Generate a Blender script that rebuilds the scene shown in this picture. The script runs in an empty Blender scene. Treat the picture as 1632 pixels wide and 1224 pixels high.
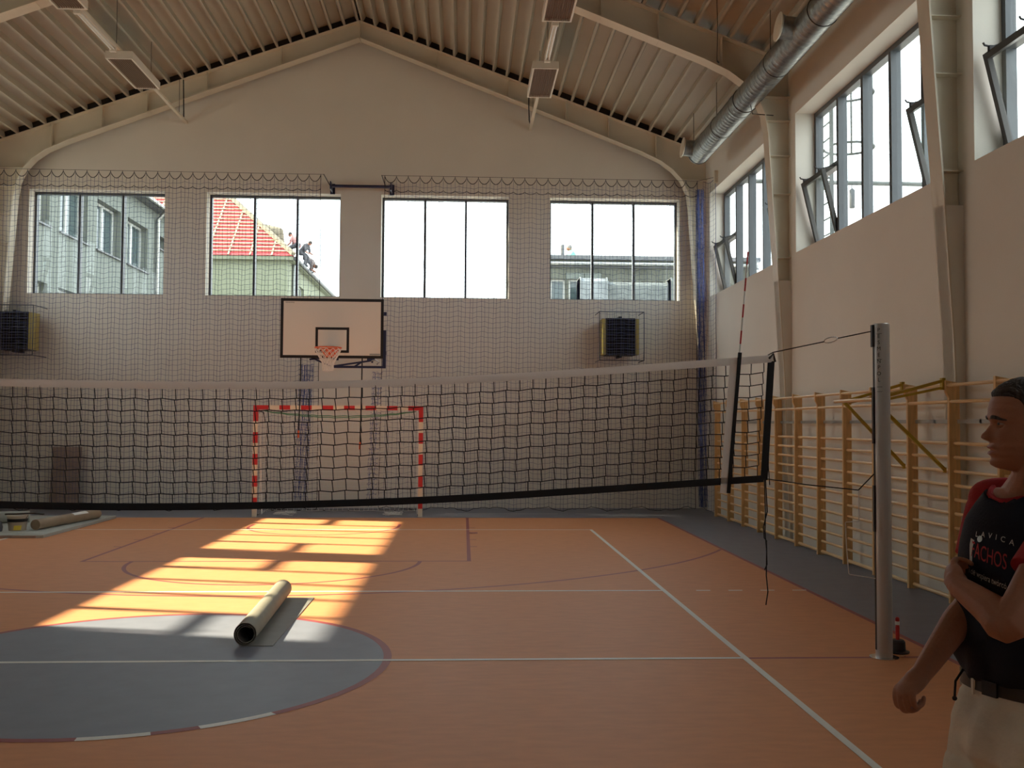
import bpy, math, random
from mathutils import Vector, Matrix

# ------------------------------------------------------------------ camera, sky, sun, exposure
SC = bpy.context.scene
COL = SC.collection
cam_d = bpy.data.cameras.new('camera')
cam = bpy.data.objects.new('camera', cam_d)
COL.objects.link(cam)
cam_d.sensor_fit = 'HORIZONTAL'
cam_d.sensor_width = 36.0
cam_d.lens = 1563.16 * 36.0 / 1632.0
cam_d.clip_start = 0.05
cam_d.clip_end = 400
_yaw, _pitch, _roll = 0.04904, 0.04083, 0.00565
_f = Vector((math.sin(_yaw) * math.cos(_pitch), math.cos(_yaw) * math.cos(_pitch), math.sin(_pitch)))
_r0 = Vector((math.cos(_yaw), -math.sin(_yaw), 0))
_u0 = _r0.cross(_f)
_r = _r0 * math.cos(_roll) + _u0 * math.sin(_roll)
_u = -_r0 * math.sin(_roll) + _u0 * math.cos(_roll)
cam.matrix_world = Matrix(((_r.x, _u.x, -_f.x, 2.3425), (_r.y, _u.y, -_f.y, -7.3714), (_r.z, _u.z, -_f.z, 1.7532), (0, 0, 0, 1)))
SC.camera = cam

world = bpy.data.worlds.new('overcast_sky')
SC.world = world
world.use_nodes = True
_bg = world.node_tree.nodes['Background']
_bg.inputs[0].default_value = (0.93, 0.98, 1.0, 1)
_bg.inputs[1].default_value = 4.7

sun_d = bpy.data.lights.new('sun', 'SUN')
sun_d.energy = 25.0
sun_d.angle = math.radians(0.9)
sun_d.color = (1.0, 0.83, 0.60)
sun = bpy.data.objects.new('sun', sun_d)
COL.objects.link(sun)
sun.location = (-30, 8, 24)
sun.rotation_euler = Vector((1.0, -0.25, -0.749)).to_track_quat('-Z', 'Y').to_euler()

SC.view_settings.view_transform = 'Standard'
SC.view_settings.look = 'None'
SC.view_settings.gamma = 1.0
SC.view_settings.exposure = 0.0
SC.view_settings.use_curve_mapping = False
SC.cycles.use_denoising = True
SC.cycles.max_bounces = 12
SC.cycles.diffuse_bounces = 6
SC.cycles.transparent_max_bounces = 24
SC.cycles.sample_clamp_indirect = 6.0

rnd = random.Random(7)
PI = math.pi

# ------------------------------------------------------------------ materials
def mat(name, col, rough=0.7, metal=0.0, noise=None, bump=None, spec=0.5, stretch=(1, 1, 1), var=0.12):
    """procedural material: colour broken by a noise, optional bump"""
    m = bpy.data.materials.new(name)
    m.use_nodes = True
    nt = m.node_tree
    b = nt.nodes['Principled BSDF']
    b.inputs['Roughness'].default_value = rough
    b.inputs['Metallic'].default_value = metal
    b.inputs['Specular IOR Level'].default_value = spec
    c = tuple(col) + (1,)
    b.inputs['Base Color'].default_value = c
    if noise or bump:
        tc = nt.nodes.new('ShaderNodeTexCoord')
        mp = nt.nodes.new('ShaderNodeMapping')
        mp.inputs['Scale'].default_value = stretch
        nt.links.new(tc.outputs['Object'], mp.inputs['Vector'])
    if noise:
        n = nt.nodes.new('ShaderNodeTexNoise')
        n.inputs['Scale'].default_value = noise
        n.inputs['Detail'].default_value = 6
        nt.links.new(mp.outputs[0], n.inputs['Vector'])
        r = nt.nodes.new('ShaderNodeValToRGB')
        r.color_ramp.elements[0].position = 0.3
        r.color_ramp.elements[1].position = 0.7
        r.color_ramp.elements[0].color = tuple(max(0, x * (1 - var)) for x in col) + (1,)
        r.color_ramp.elements[1].color = tuple(min(1, x * (1 + var)) for x in col) + (1,)
        nt.links.new(n.outputs['Fac'], r.inputs['Fac'])
        nt.links.new(r.outputs['Color'], b.inputs['Base Color'])
    if bump:
        n2 = nt.nodes.new('ShaderNodeTexNoise')
        n2.inputs['Scale'].default_value = bump[0]
        n2.inputs['Detail'].default_value = 4
        nt.links.new(mp.outputs[0], n2.inputs['Vector'])
        bp = nt.nodes.new('ShaderNodeBump')
        bp.inputs['Strength'].default_value = bump[1]
        bp.inputs['Distance'].default_value = 0.01
        nt.links.new(n2.outputs['Fac'], bp.inputs['Height'])
        nt.links.new(bp.outputs[0], b.inputs['Normal'])
    return m

def glass_mat(name, tint):
    m = bpy.data.materials.new(name)
    m.use_nodes = True
    nt = m.node_tree
    nt.nodes.remove(nt.nodes['Principled BSDF'])
    out = nt.nodes['Material Output']
    tr = nt.nodes.new('ShaderNodeBsdfTransparent')
    tr.inputs[0].default_value = tuple(tint) + (1,)
    gl = nt.nodes.new('ShaderNodeBsdfGlossy')
    gl.inputs['Roughness'].default_value = 0.02
    lw = nt.nodes.new('ShaderNodeLayerWeight')
    lw.inputs['Blend'].default_value = 0.5
    pw = nt.nodes.new('ShaderNodeMath'); pw.operation = 'POWER'; pw.inputs[1].default_value = 4.0
    nt.links.new(lw.outputs['Facing'], pw.inputs[0])
    ad = nt.nodes.new('ShaderNodeMath'); ad.operation = 'MULTIPLY_ADD'; ad.inputs[1].default_value = 0.75; ad.inputs[2].default_value = 0.035
    nt.links.new(pw.outputs[0], ad.inputs[0])
    mx = nt.nodes.new('ShaderNodeMixShader')
    nt.links.new(ad.outputs[0], mx.inputs[0])
    nt.links.new(tr.outputs[0], mx.inputs[1])
    nt.links.new(gl.outputs[0], mx.inputs[2])
    nt.links.new(mx.outputs[0], out.inputs['Surface'])
    return m

def wood_mat(name, col, axis='z'):
    m = mat(name, col, 0.45, noise=3.0, stretch=(12, 12, 1) if axis == 'z' else (12, 1, 12), var=0.16)
    return m

M = {}
M['plaster'] = mat('white plaster', (0.75, 0.715, 0.64), 0.92, noise=0.8, bump=(60, 0.12), var=0.03, spec=0.2)
M['steel_cream'] = mat('cream painted steel', (0.68, 0.62, 0.50), 0.55, noise=2, var=0.04)
M['deck'] = mat('ivory coated roof deck', (0.43, 0.385, 0.305), 0.5, noise=1.5, var=0.04)
M['orange'] = mat('orange sports floor', (0.60, 0.25, 0.105), 0.5, noise=5, stretch=(1, 3, 1), var=0.06, spec=0.22)
M['blue'] = mat('grey blue sports floor', (0.175, 0.186, 0.225), 0.45, noise=5, var=0.07, spec=0.35)
M['red_line'] = mat('dark red court line', (0.27, 0.045, 0.045), 0.5)
M['white_line'] = mat('white court line', (0.72, 0.70, 0.64), 0.5)
M['alu_dark'] = mat('grey window aluminium', (0.085, 0.092, 0.10), 0.4, 0.15)
M['bronze'] = mat('dark bronze sash', (0.055, 0.05, 0.045), 0.4, 0.3)
M['alu_black'] = mat('black gasket', (0.015, 0.015, 0.017), 0.5)
M['glass'] = glass_mat('window glass', (0.95, 0.985, 0.985))
M['galv'] = mat('galvanised sheet steel', (0.34, 0.355, 0.355), 0.36, 0.9, noise=14, bump=(9, 0.1), var=0.2)
M['galv_dull'] = mat('dull weathered zinc', (0.105, 0.12, 0.12), 0.7, 0.2, noise=3, var=0.25)
M['zinc_mid'] = mat('grey zinc', (0.17, 0.19, 0.20), 0.5, 0.3, noise=3, var=0.2)
M['pine'] = wood_mat('varnished pine', (0.70, 0.45, 0.20), 'z')
M['pine_y'] = wood_mat('varnished pine rung', (0.74, 0.49, 0.24), 'y')
M['black'] = mat('black plastic', (0.012, 0.012, 0.014), 0.5)
M['cord_black'] = mat('black braided cord', (0.010, 0.010, 0.013), 0.8)
M['net_blue'] = mat('navy net twine', (0.050, 0.060, 0.165), 0.75)
M['bunch_blue'] = mat('gathered blue net twine', (0.055, 0.080, 0.25), 0.75)
M['white_band'] = mat('white canvas band', (0.86, 0.83, 0.80), 0.85, bump=(40, 0.3))
_m = M['white_band']; _nt = _m.node_tree
_tl = _nt.nodes.new('ShaderNodeBsdfTranslucent'); _tl.inputs[0].default_value = (0.86, 0.83, 0.80, 1)
_mx = _nt.nodes.new('ShaderNodeMixShader'); _mx.inputs[0].default_value = 0.5
_nt.links.new(_nt.nodes['Principled BSDF'].outputs[0], _mx.inputs[1]); _nt.links.new(_tl.outputs[0], _mx.inputs[2])
_nt.links.new(_mx.outputs[0], _nt.nodes['Material Output'].inputs['Surface'])
M['white_cord'] = mat('white cord', (0.75, 0.74, 0.70), 0.8)
M['green_cord'] = mat('green cord', (0.10, 0.28, 0.16), 0.8)
M['goal_white'] = mat('cream white paint', (0.74, 0.68, 0.55), 0.45)
M['goal_red'] = mat('signal red paint', (0.52, 0.028, 0.035), 0.45)
M['navy'] = mat('navy painted steel', (0.022, 0.030, 0.085), 0.4, 0.1)
M['board'] = mat('white backboard face', (0.80, 0.76, 0.68), 0.3, spec=0.5)
M['ring'] = mat('orange ring paint', (0.70, 0.13, 0.04), 0.4)
M['post_alu'] = mat('matt anodised aluminium', (0.52, 0.51, 0.50), 0.38, 0.55)
M['chrome'] = mat('polished steel', (0.75, 0.75, 0.75), 0.15, 1.0)
M['yellow'] = mat('mustard painted steel', (0.50, 0.34, 0.03), 0.45)
M['strap'] = mat('zinc strap', (0.42, 0.44, 0.42), 0.4, 0.6)
M['cable'] = mat('dark steel cable', (0.06, 0.05, 0.045), 0.5, 0.5)
M['lamp_white'] = mat('white lamp enamel', (0.72, 0.68, 0.60), 0.45)
M['lamp_louver'] = mat('brown tinted louvre', (0.30, 0.23, 0.18), 0.5)
M['tube'] = mat('unlit fluorescent glass', (0.85, 0.88, 0.88), 0.15)
M['heat_side'] = mat('ochre heater casing', (0.42, 0.34, 0.10), 0.5)
M['lino_back'] = mat('beige vinyl underside', (0.215, 0.195, 0.145), 0.6, noise=8, var=0.06)
M['lino_grey'] = mat('grey vinyl surface', (0.185, 0.175, 0.155), 0.5, noise=6, var=0.08)
M['white_edge'] = mat('white edge strip', (0.80, 0.79, 0.75), 0.5)
M['sheet_grey'] = mat('pale green grey vinyl', (0.37, 0.39, 0.355), 0.6, noise=3, var=0.06)
M['brown_paper'] = mat('brown vinyl roll', (0.29, 0.215, 0.14), 0.6, noise=6, var=0.1)
M['bucket'] = mat('cream plastic bucket', (0.44, 0.37, 0.28), 0.4)
M['yellow_label'] = mat('yellow label', (0.60, 0.45, 0.05), 0.5)
M['brown'] = mat('brown board', (0.33, 0.25, 0.205), 0.7, noise=4, var=0.2)
M['red'] = mat('red plastic', (0.55, 0.03, 0.03), 0.4)
M['ground'] = mat('grey yard paving', (0.33, 0.32, 0.30), 0.9, noise=1.2, var=0.15)
M['plaster_a'] = mat('grey green outside plaster', (0.135, 0.152, 0.138), 0.9, noise=4, bump=(30, 0.3), var=0.06)
M['plaster_b'] = mat('pale lime outside plaster', (0.215, 0.232, 0.165), 0.9, noise=3, var=0.05)
M['plaster_c'] = mat('weathered grey outside plaster', (0.095, 0.10, 0.082), 0.9, noise=1.3, var=0.35)
M['red_roof'] = mat('red roofing membrane', (0.40, 0.05, 0.055), 0.7, noise=10, var=0.25)
M['batten'] = mat('raw timber batten', (0.42, 0.33, 0.22), 0.7)
M['zinc_dark'] = mat('dark zinc trim', (0.10, 0.105, 0.11), 0.5, 0.4)
M['pvc'] = mat('white window frame', (0.50, 0.52, 0.51), 0.4)
M['dark_glass'] = mat('dark window pane', (0.06, 0.085, 0.09), 0.08, spec=0.6)
M['insul'] = mat('tan insulation bale', (0.20, 0.17, 0.12), 0.9, noise=20, var=0.2)
M['grey_cloth'] = mat('grey work clothes', (0.10, 0.10, 0.11), 0.9)
M['skin'] = mat('skin', (0.37, 0.165, 0.105), 0.55, noise=18, bump=(90, 0.12), var=0.06, spec=0.35)
M['hair'] = mat('dark brown hair', (0.035, 0.024, 0.020), 0.65, noise=60, bump=(120, 0.6), stretch=(1, 1, 0.25), var=0.35)
M['shirt'] = mat('navy black jersey', (0.012, 0.014, 0.026), 0.8, bump=(140, 0.2), spec=0.25)
M['shirt_red'] = mat('red jersey', (0.36, 0.022, 0.028), 0.8, bump=(140, 0.2), spec=0.25)
M['trousers'] = mat('stained off white work trousers', (0.74, 0.69, 0.58), 0.9, noise=7, bump=(30, 0.4), var=0.12, spec=0.2)
M['belt'] = mat('dark brown leather', (0.035, 0.022, 0.015), 0.5)
M['eye_white'] = mat('eye white', (0.34, 0.30, 0.27), 0.3)
M['iris'] = mat('dark iris', (0.03, 0.025, 0.02), 0.1)
M['lip'] = mat('lips', (0.34, 0.125, 0.105), 0.5)
M['ink_white'] = mat('white shirt print', (0.66, 0.66, 0.64), 0.8)
M['ink_red'] = mat('red shirt print', (0.50, 0.05, 0.06), 0.8)
M['shoe'] = mat('black shoe', (0.02, 0.02, 0.02), 0.5)

# ------------------------------------------------------------------ mesh helpers
class MB:
    """collects boxes, tubes, lathes ...; build() links them as ONE mesh object"""
    def __init__(self):
        self.v, self.f, self.mi, self.k = [], [], [], 0
    def face(self, idx):
        self.f.append(idx); self.mi.append(self.k)
    def poly(self, pts):
        n = len(self.v); self.v += [tuple(p) for p in pts]
        self.face(tuple(range(n, n + len(pts))))
    def box(self, x0, x1, y0, y1, z0, z1):
        self.obox(((x0 + x1) / 2, (y0 + y1) / 2, (z0 + z1) / 2), ((x1 - x0) / 2, 0, 0), (0, (y1 - y0) / 2, 0), (0, 0, (z1 - z0) / 2))
    def obox(self, c, a, b, d):
        c, a, b, d = Vector(c), Vector(a), Vector(b), Vector(d)
        n = len(self.v)
        for sz in (-1, 1):
            for sx, sy in ((-1, -1), (1, -1), (1, 1), (-1, 1)):
                self.v.append(tuple(c + a * sx + b * sy + d * sz))
        for q in ((3, 2, 1, 0), (4, 5, 6, 7), (0, 1, 5, 4), (1, 2, 6, 5), (2, 3, 7, 6), (3, 0, 4, 7)):
            self.face(tuple(n + i for i in q))
    def bar(self, p, q, w, h, up=(0, 0, 1)):
        """rectangular bar from p to q, w sideways, h along up"""
        p, q, up = Vector(p), Vector(q), Vector(up)
        d = (q - p)
        s = d.cross(up)
        if s.length < 1e-6:
            s = d.cross(Vector((1, 0, 0)))
        s.normalize(); t = s.cross(d).normalized()
        self.obox((p + q) / 2, d / 2, s * w / 2, t * h / 2)
    def prism(self, pts, vec):
        pts = [Vector(p) for p in pts]; vec = Vector(vec); n = len(self.v); k = len(pts)
        self.v += [tuple(p) for p in pts] + [tuple(p + vec) for p in pts]
        self.face(tuple(range(n + k - 1, n - 1, -1))); self.face(tuple(range(n + k, n + 2 * k)))
        for i in range(k):
            j = (i + 1) % k
            self.face((n + i, n + j, n + k + j, n + k + i))
    def tube(self, pts, r, n=8, closed=False, cap=True):
        P = [Vector(p) for p in pts]; K = len(P)
        rs = r if isinstance(r, (list, tuple)) else [r] * K
        base = len(self.v); ref = None
        for i in range(K):
            if closed:
                d = P[(i + 1) % K] - P[i - 1]
            else:
                d = P[min(i + 1, K - 1)] - P[max(i - 1, 0)]
            if d.length < 1e-9: d = Vector((0, 0, 1))
            d.normalize()
            if ref is None:
                ref = Vector((0, 0, 1)) if abs(d.z) < 0.9 else Vector((1, 0, 0))
            s = (ref - d * ref.dot(d))
            if s.length < 1e-6:
                s = d.orthogonal()
            s.normalize(); ref = s
            t = d.cross(s)
            for j in range(n):
                a = 2 * PI * j / n
                self.v.append(tuple(P[i] + (s * math.cos(a) + t * math.sin(a)) * rs[i]))
        for i in range(K if closed else K - 1):
            a, b = base + i * n, base + ((i + 1) % K) * n
            for j in range(n):
                k = (j + 1) % n
                self.face((a + j, a + k, b + k, b + j))
        if cap and not closed:
            self.face(tuple(base + j for j in range(n - 1, -1, -1)))
            self.face(tuple(base + (K - 1) * n + j for j in range(n)))
    def lathe(self, prof, c, axis=(0, 0, 1), n=24):
        """profile [(radius, height)] turned about axis at c"""
        d = Vector(axis).normalized(); s = d.orthogonal().normalized(); t = d.cross(s); c = Vector(c)
        base = len(self.v)
        for r, h in prof:
            for j in range(n):
                a = 2 * PI * j / n
                self.v.append(tuple(c + d * h + (s * math.cos(a) + t * math.sin(a)) * r))
        for i in range(len(prof) - 1):
            a, b = base + i * n, base + (i + 1) * n
            for j in range(n):
                k = (j + 1) % n
                self.face((a + j, a + k, b + k, b + j))
        self.face(tuple(base + j for j in range(n - 1, -1, -1)))
        self.face(tuple(base + (len(prof) - 1) * n + j for j in range(n)))
    def rings(self, rr, cap=True):
        """loft through rings of equal point count"""
        base = len(self.v); n = len(rr[0])
        for r in rr: self.v += [tuple(p) for p in r]
        for i in range(len(rr) - 1):
            a, b = base + i * n, base + (i + 1) * n
            for j in range(n):
                k = (j + 1) % n
                self.face((a + j, a + k, b + k, b + j))
        if cap:
            self.face(tuple(base + j for j in range(n - 1, -1, -1)))
            self.face(tuple(base + (len(rr) - 1) * n + j for j in range(n)))
    def mesh(self, name, mats, smooth=False):
        me = bpy.data.meshes.new(name)
        me.from_pydata(self.v, [], self.f)
        for m in (mats if isinstance(mats, (list, tuple)) else [mats]):
            me.materials.append(M[m] if isinstance(m, str) else m)
        me.polygons.foreach_set('material_index', self.mi)
        if smooth:
            me.polygons.foreach_set('use_smooth', [True] * len(me.polygons))
        me.update()
        return me
    def build(self, name, mats, parent=None, smooth=False, bevel=0, angle=35):
        o = bpy.data.objects.new(name, self.mesh(name, mats, smooth))
        COL.objects.link(o)
        if smooth:
            o.data.set_sharp_from_angle(angle=math.radians(angle))
        if bevel:
            b = o.modifiers.new('bevel', 'BEVEL'); b.width = bevel; b.segments = 2; b.limit_method = 'ANGLE'
        if parent is not None:
            o.parent = parent
            p = parent; off = Vector((0, 0, 0))
            while p is not None:
                off += p.location; p = p.parent
            o.location = -off
        return o

def tag(o, label, cat, group=None, kind=None):
    o['label'] = label; o['category'] = cat
    if group: o['group'] = group
    if kind: o['kind'] = kind
    return o

def thing(name, loc, label, cat, group=None):
    o = bpy.data.objects.new(name, None)
    o.empty_display_size = 0.2
    COL.objects.link(o); o.location = loc
    return tag(o, label, cat, group)

def copy_tree(o, parent=None):
    c = o.copy(); COL.objects.link(c)
    if parent is not None: c.parent = parent
    for ch in list(o.children): copy_tree(ch, c)
    return c

def text_pts(body, size, depth=0.0):
    cu = bpy.data.curves.new('lettering', 'FONT')
    cu.body = body; cu.size = size; cu.extrude = depth; cu.align_x = 'CENTER'; cu.align_y = 'CENTER'
    cu.resolution_u = 3
    t = bpy.data.objects.new('lettering', cu); COL.objects.link(t)
    dg = bpy.context.evaluated_depsgraph_get()
    me = bpy.data.meshes.new_from_object(t.evaluated_get(dg))
    vs = [v.co.copy() for v in me.vertices]; fs = [tuple(p.vertices) for p in me.polygons]
    bpy.data.objects.remove(t); bpy.data.meshes.remove(me); bpy.data.curves.remove(cu)
    return vs, fs

def add_text(mb, body, size, place, depth=0.0):
    vs, fs = text_pts(body, size, depth)
    n = len(mb.v); mb.v += [tuple(place(p)) for p in vs]
    for f in fs: mb.face(tuple(n + i for i in f))

# ------------------------------------------------------------------ dimensions of the hall
XC = 0.13                      # ridge line
XR, XL = 7.40, -7.14           # inner faces of the long walls
YE, YB = 13.20, -13.6          # inner faces of the end walls
FRAMES = [12.88, 7.63, 2.38, -2.87, -8.12, -13.28]
SZ0, SZ1 = 4.40, 6.55          # long wall windows
EZ0, EZ1 = 4.39, 6.56          # end wall windows
SIDE_WIN = [(f - 4.93, f - 0.33) for f in FRAMES[:5]]
END_WIN = [(-6.66, -3.90), (-3.04, -0.27), (0.58, 3.27), (4.14, 6.91)]
RIDGE, SLOPE = 10.10, 0.365

def deck_z(x): return RIDGE - SLOPE * abs(x - XC)

# ------------------------------------------------------------------ floor with its court markings
def floor():
    b = MB()
    b.k = 0; b.box(XL - 0.45, XR + 0.45, YB - 0.4, YE + 0.4, -0.25, 0.0)
    def flat(pts, k, lev):
        b.k = k; b.poly([(x, y, 0.0006 * lev) for x, y in pts])
    def rect(x0, x1, y0, y1, k, lev): flat([(x0, y0), (x1, y0), (x1, y1), (x0, y1)], k, lev)
    def arc(cx, cy, r, a0, a1, w, k, lev, n=72, clip=None):
        for i in range(n):
            t0, t1 = a0 + (a1 - a0) * i / n, a0 + (a1 - a0) * (i + 1) / n
            q = [(cx + (r - w / 2) * math.cos(t0), cy + (r - w / 2) * math.sin(t0)), (cx + (r + w / 2) * math.cos(t0), cy + (r + w / 2) * math.sin(t0)),
                 (cx + (r + w / 2) * math.cos(t1), cy + (r + w / 2) * math.sin(t1)), (cx + (r - w / 2) * math.cos(t1), cy + (r - w / 2) * math.sin(t1))]
            if clip and any(abs(p[0] - 0.1) > clip for p in q): continue
            flat(q, k, lev)
    OX0, OX1, OY = -5.85, 6.03, 11.03
    rect(OX0, OX1, -OY, OY, 1, 1)
    for x in (OX0, OX1): rect(x - 0.04, x + 0.01, -OY, OY, 2, 2)          # red side lines
    for s in (1, -1):
        rect(-5.0, 5.0, s * 11.90 - 0.025, s * 11.90 + 0.025, 3, 1) if s < 0 else None
        rect(-2.45, -2.40, *sorted((s * 5.23, s * OY)), 2, 2); rect(2.40, 2.45, *sorted((s * 5.23, s * OY)), 2, 2)
        rect(-2.45, 2.45, *sorted((s * 5.23, s * 5.28)), 2, 2)
        arc(0, s * 5.23, 1.8, PI if s > 0 else 0, 2 * PI if s > 0 else PI, 0.05, 2, 2)
        arc(0, s * 9.46, 6.72, PI if s > 0 else 0, 2 * PI if s > 0 else PI, 0.05, 2, 2, n=120, clip=5.92)
        arc(0, s * 9.46, 1.25, PI if s > 0 else 0, 2 * PI if s > 0 else PI, 0.05, 2, 2)
        for x in (-1.25, 1.25): rect(x - .025, x + .025, *sorted((s * 9.46, s * 9.85)), 2, 2)
        for y in (9.28, 8.43, 7.58, 6.73):
            for x0, x1 in ((-2.55, -2.45), (2.45, 2.55)): rect(x0, x1, *sorted((s * (y - .025), s * (y + .025))), 2, 2)
        rect(2.45, 2.58, *sorted((s * 8.4, s * 8.6)), 2, 2)
        # white volleyball end and attack lines, dashes beside the attack line
        rect(-4.5, 4.5, *sorted((s * 8.95, s * 9.0)), 3, 4)
        rect(-4.5, 4.5, *sorted((s * 2.975, s * 3.025)), 3, 4)
        for sx in (1, -1):
            for i in range(4):
                x0 = 4.82 + 0.345 * i
                if x0 + .15 < 6.1: rect(*sorted((sx * x0, sx * (x0 + .15))), *sorted((s * 2.98, s * 3.02)), 3, 4)
    for x0, x1 in ((2.0, 4.2), (4.55, 5.2), (5.4, 6.4)): rect(x0, x1, 11.86, 11.89, 3, 1)
    for x in (-4.5, 4.45): rect(x, x + .05, -9, 9, 3, 5)
    # centre circle
    n = 96
    flat([(1.78 * math.cos(2 * PI * i / n), 1.78 * math.sin(2 * PI * i / n)) for i in range(n)], 0, 3)
    arc(0, 0, 1.79, 0, 2 * PI, 0.06, 2, 4, n=96)
    arc(0, 0, 1.79, math.radians(277), math.radians(289.5), 0.062, 3, 5, n=10)
    arc(0, 0, 1.79, math.radians(298), math.radians(312.6), 0.062, 3, 5, n=10)
    rect(-4.5, 4.5, -0.025, 0.025, 3, 6)
    rect(4.5, 5.9, -0.022, 0.022, 2, 2); rect(-5.8, -4.5, -0.022, 0.022, 2, 2)
    o = b.build('floor', ['blue', 'orange', 'red_line', 'white_line'])
    o['kind'] = 'structure'
floor()

g = MB(); g.box(-90, 90, -60, 140, -0.6, -0.26)
g.build('ground', 'ground')['kind'] = 'structure'

# ------------------------------------------------------------------ walls
def holed_wall(name, axis, inner, outer, u0, u1, z0, z1, holes, extra=None):
    """slab with rectangular openings; axis 0: wall at x, axis 1: wall at y"""
    b = MB()
    def P(w, u, z): return (w, u, z) if axis == 0 else (u, w, z)
    us = sorted({u0, u1, *[h[0] for h in holes], *[h[1] for h in holes]})
    zs = sorted({z0, z1, *[h[2] for h in holes], *[h[3] for h in holes]})
    for i in range(len(us) - 1):
        for j in range(len(zs) - 1):
            cu, cz = (us[i] + us[i + 1]) / 2, (zs[j] + zs[j + 1]) / 2
            if any(h[0] < cu < h[1] and h[2] < cz < h[3] for h in holes): continue
            for w in (inner, outer):
                b.poly([P(w, us[i], zs[j]), P(w, us[i + 1], zs[j]), P(w, us[i + 1], zs[j + 1]), P(w, us[i], zs[j + 1])])
    for h in list(holes) + [(u0, u1, z0, z1)]:
        for (ua, za), (ub, zb) in (((h[0], h[2]), (h[1], h[2])), ((h[1], h[2]), (h[1], h[3])), ((h[1], h[3]), (h[0], h[3])), ((h[0], h[3]), (h[0], h[2]))):
            b.poly([P(inner, ua, za), P(inner, ub, zb), P(outer, ub, zb), P(outer, ua, za)])
    if extra: extra(b)
    b.build(name, 'plaster')['kind'] = 'structure'

WT = 0.43
holed_wall('wall_right', 0, XR, XR + WT, YB - WT, YE + WT, 0, 7.75, [(a, c, SZ0, SZ1) for a, c in SIDE_WIN])
holed_wall('wall_left', 0, XL, XL - .36, YB - WT, YE + WT, 0, 7.75, [(a, c, SZ0, SZ1) for a, c in SIDE_WIN[:2]])
def gable(y0, dy):
    def f(b):
        b.prism([(XL, y0, 7.2), (XR, y0, 7.2), (XR, y0, deck_z(XR) + .3), (XC, y0, RIDGE + .3), (XL, y0, deck_z(XL) + .3)], (0, dy, 0))
    return f
holed_wall('wall_back', 1, YE, YE + WT, XL, XR, 0, 7.2, [(a, c, EZ0, EZ1) for a, c in END_WIN], gable(YE, WT))
holed_wall('wall_front', 1, YB, YB - WT, XL, XR, 0, 7.2, [], gable(YB, -WT))

# ------------------------------------------------------------------ ceiling: trapezoidal deck, ribs along the hall
def ceiling():
    b = MB()
    sl = math.sqrt(1 + SLOPE ** 2)
    for s in (1, -1):
        prof = []; d = 0.02
        while d < 8.0:
            for u, h in ((0, 0), (.040, 0), (.060, .135), (.271, .135)):
                prof.append((d + u, h))
            d += 0.291
        pts = []
        for u, h in prof:
            x = u / sl; z = RIDGE - SLOPE * x
            pts.append((XC + s * (x + h * SLOPE / sl), z + h / sl))
        n = len(b.v)
        for x, z in pts:
            b.v.append((x, YB - .3, z)); b.v.append((x, YE + .3, z))
        for i in range(len(pts) - 1):
            b.face((n + 2 * i, n + 2 * i + 1, n + 2 * i + 3, n + 2 * i + 2))
        # roof skin above the ribs
        b.poly([(XC, YB - .4, RIDGE + .24), (XC, YE + .4, RIDGE + .24), (XC + s * 8.0, YE + .4, RIDGE + .24 - SLOPE * 8.0), (XC + s * 8.0, YB - .4, RIDGE + .24 - SLOPE * 8.0)])
    b.build('ceiling', 'deck')['kind'] = 'structure'
ceiling()

# black strips stand in for shade in the deck troughs above the end rafters
for s_, n_ in ((1, 1), (-1, 2)):
    b_ = MB()
    xa, xb = XC, (XR if s_ > 0 else XL)
    b_.prism([(xa, 12.82, RIDGE - .002), (xb, 12.82, deck_z(xb) - .002), (xb, 12.82, deck_z(xb) + .18), (xa, 12.82, RIDGE + .18)], (0, .37, 0))
    b_.build('trough_shade_%d' % n_, 'alu_black')['kind'] = 'structure'

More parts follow.
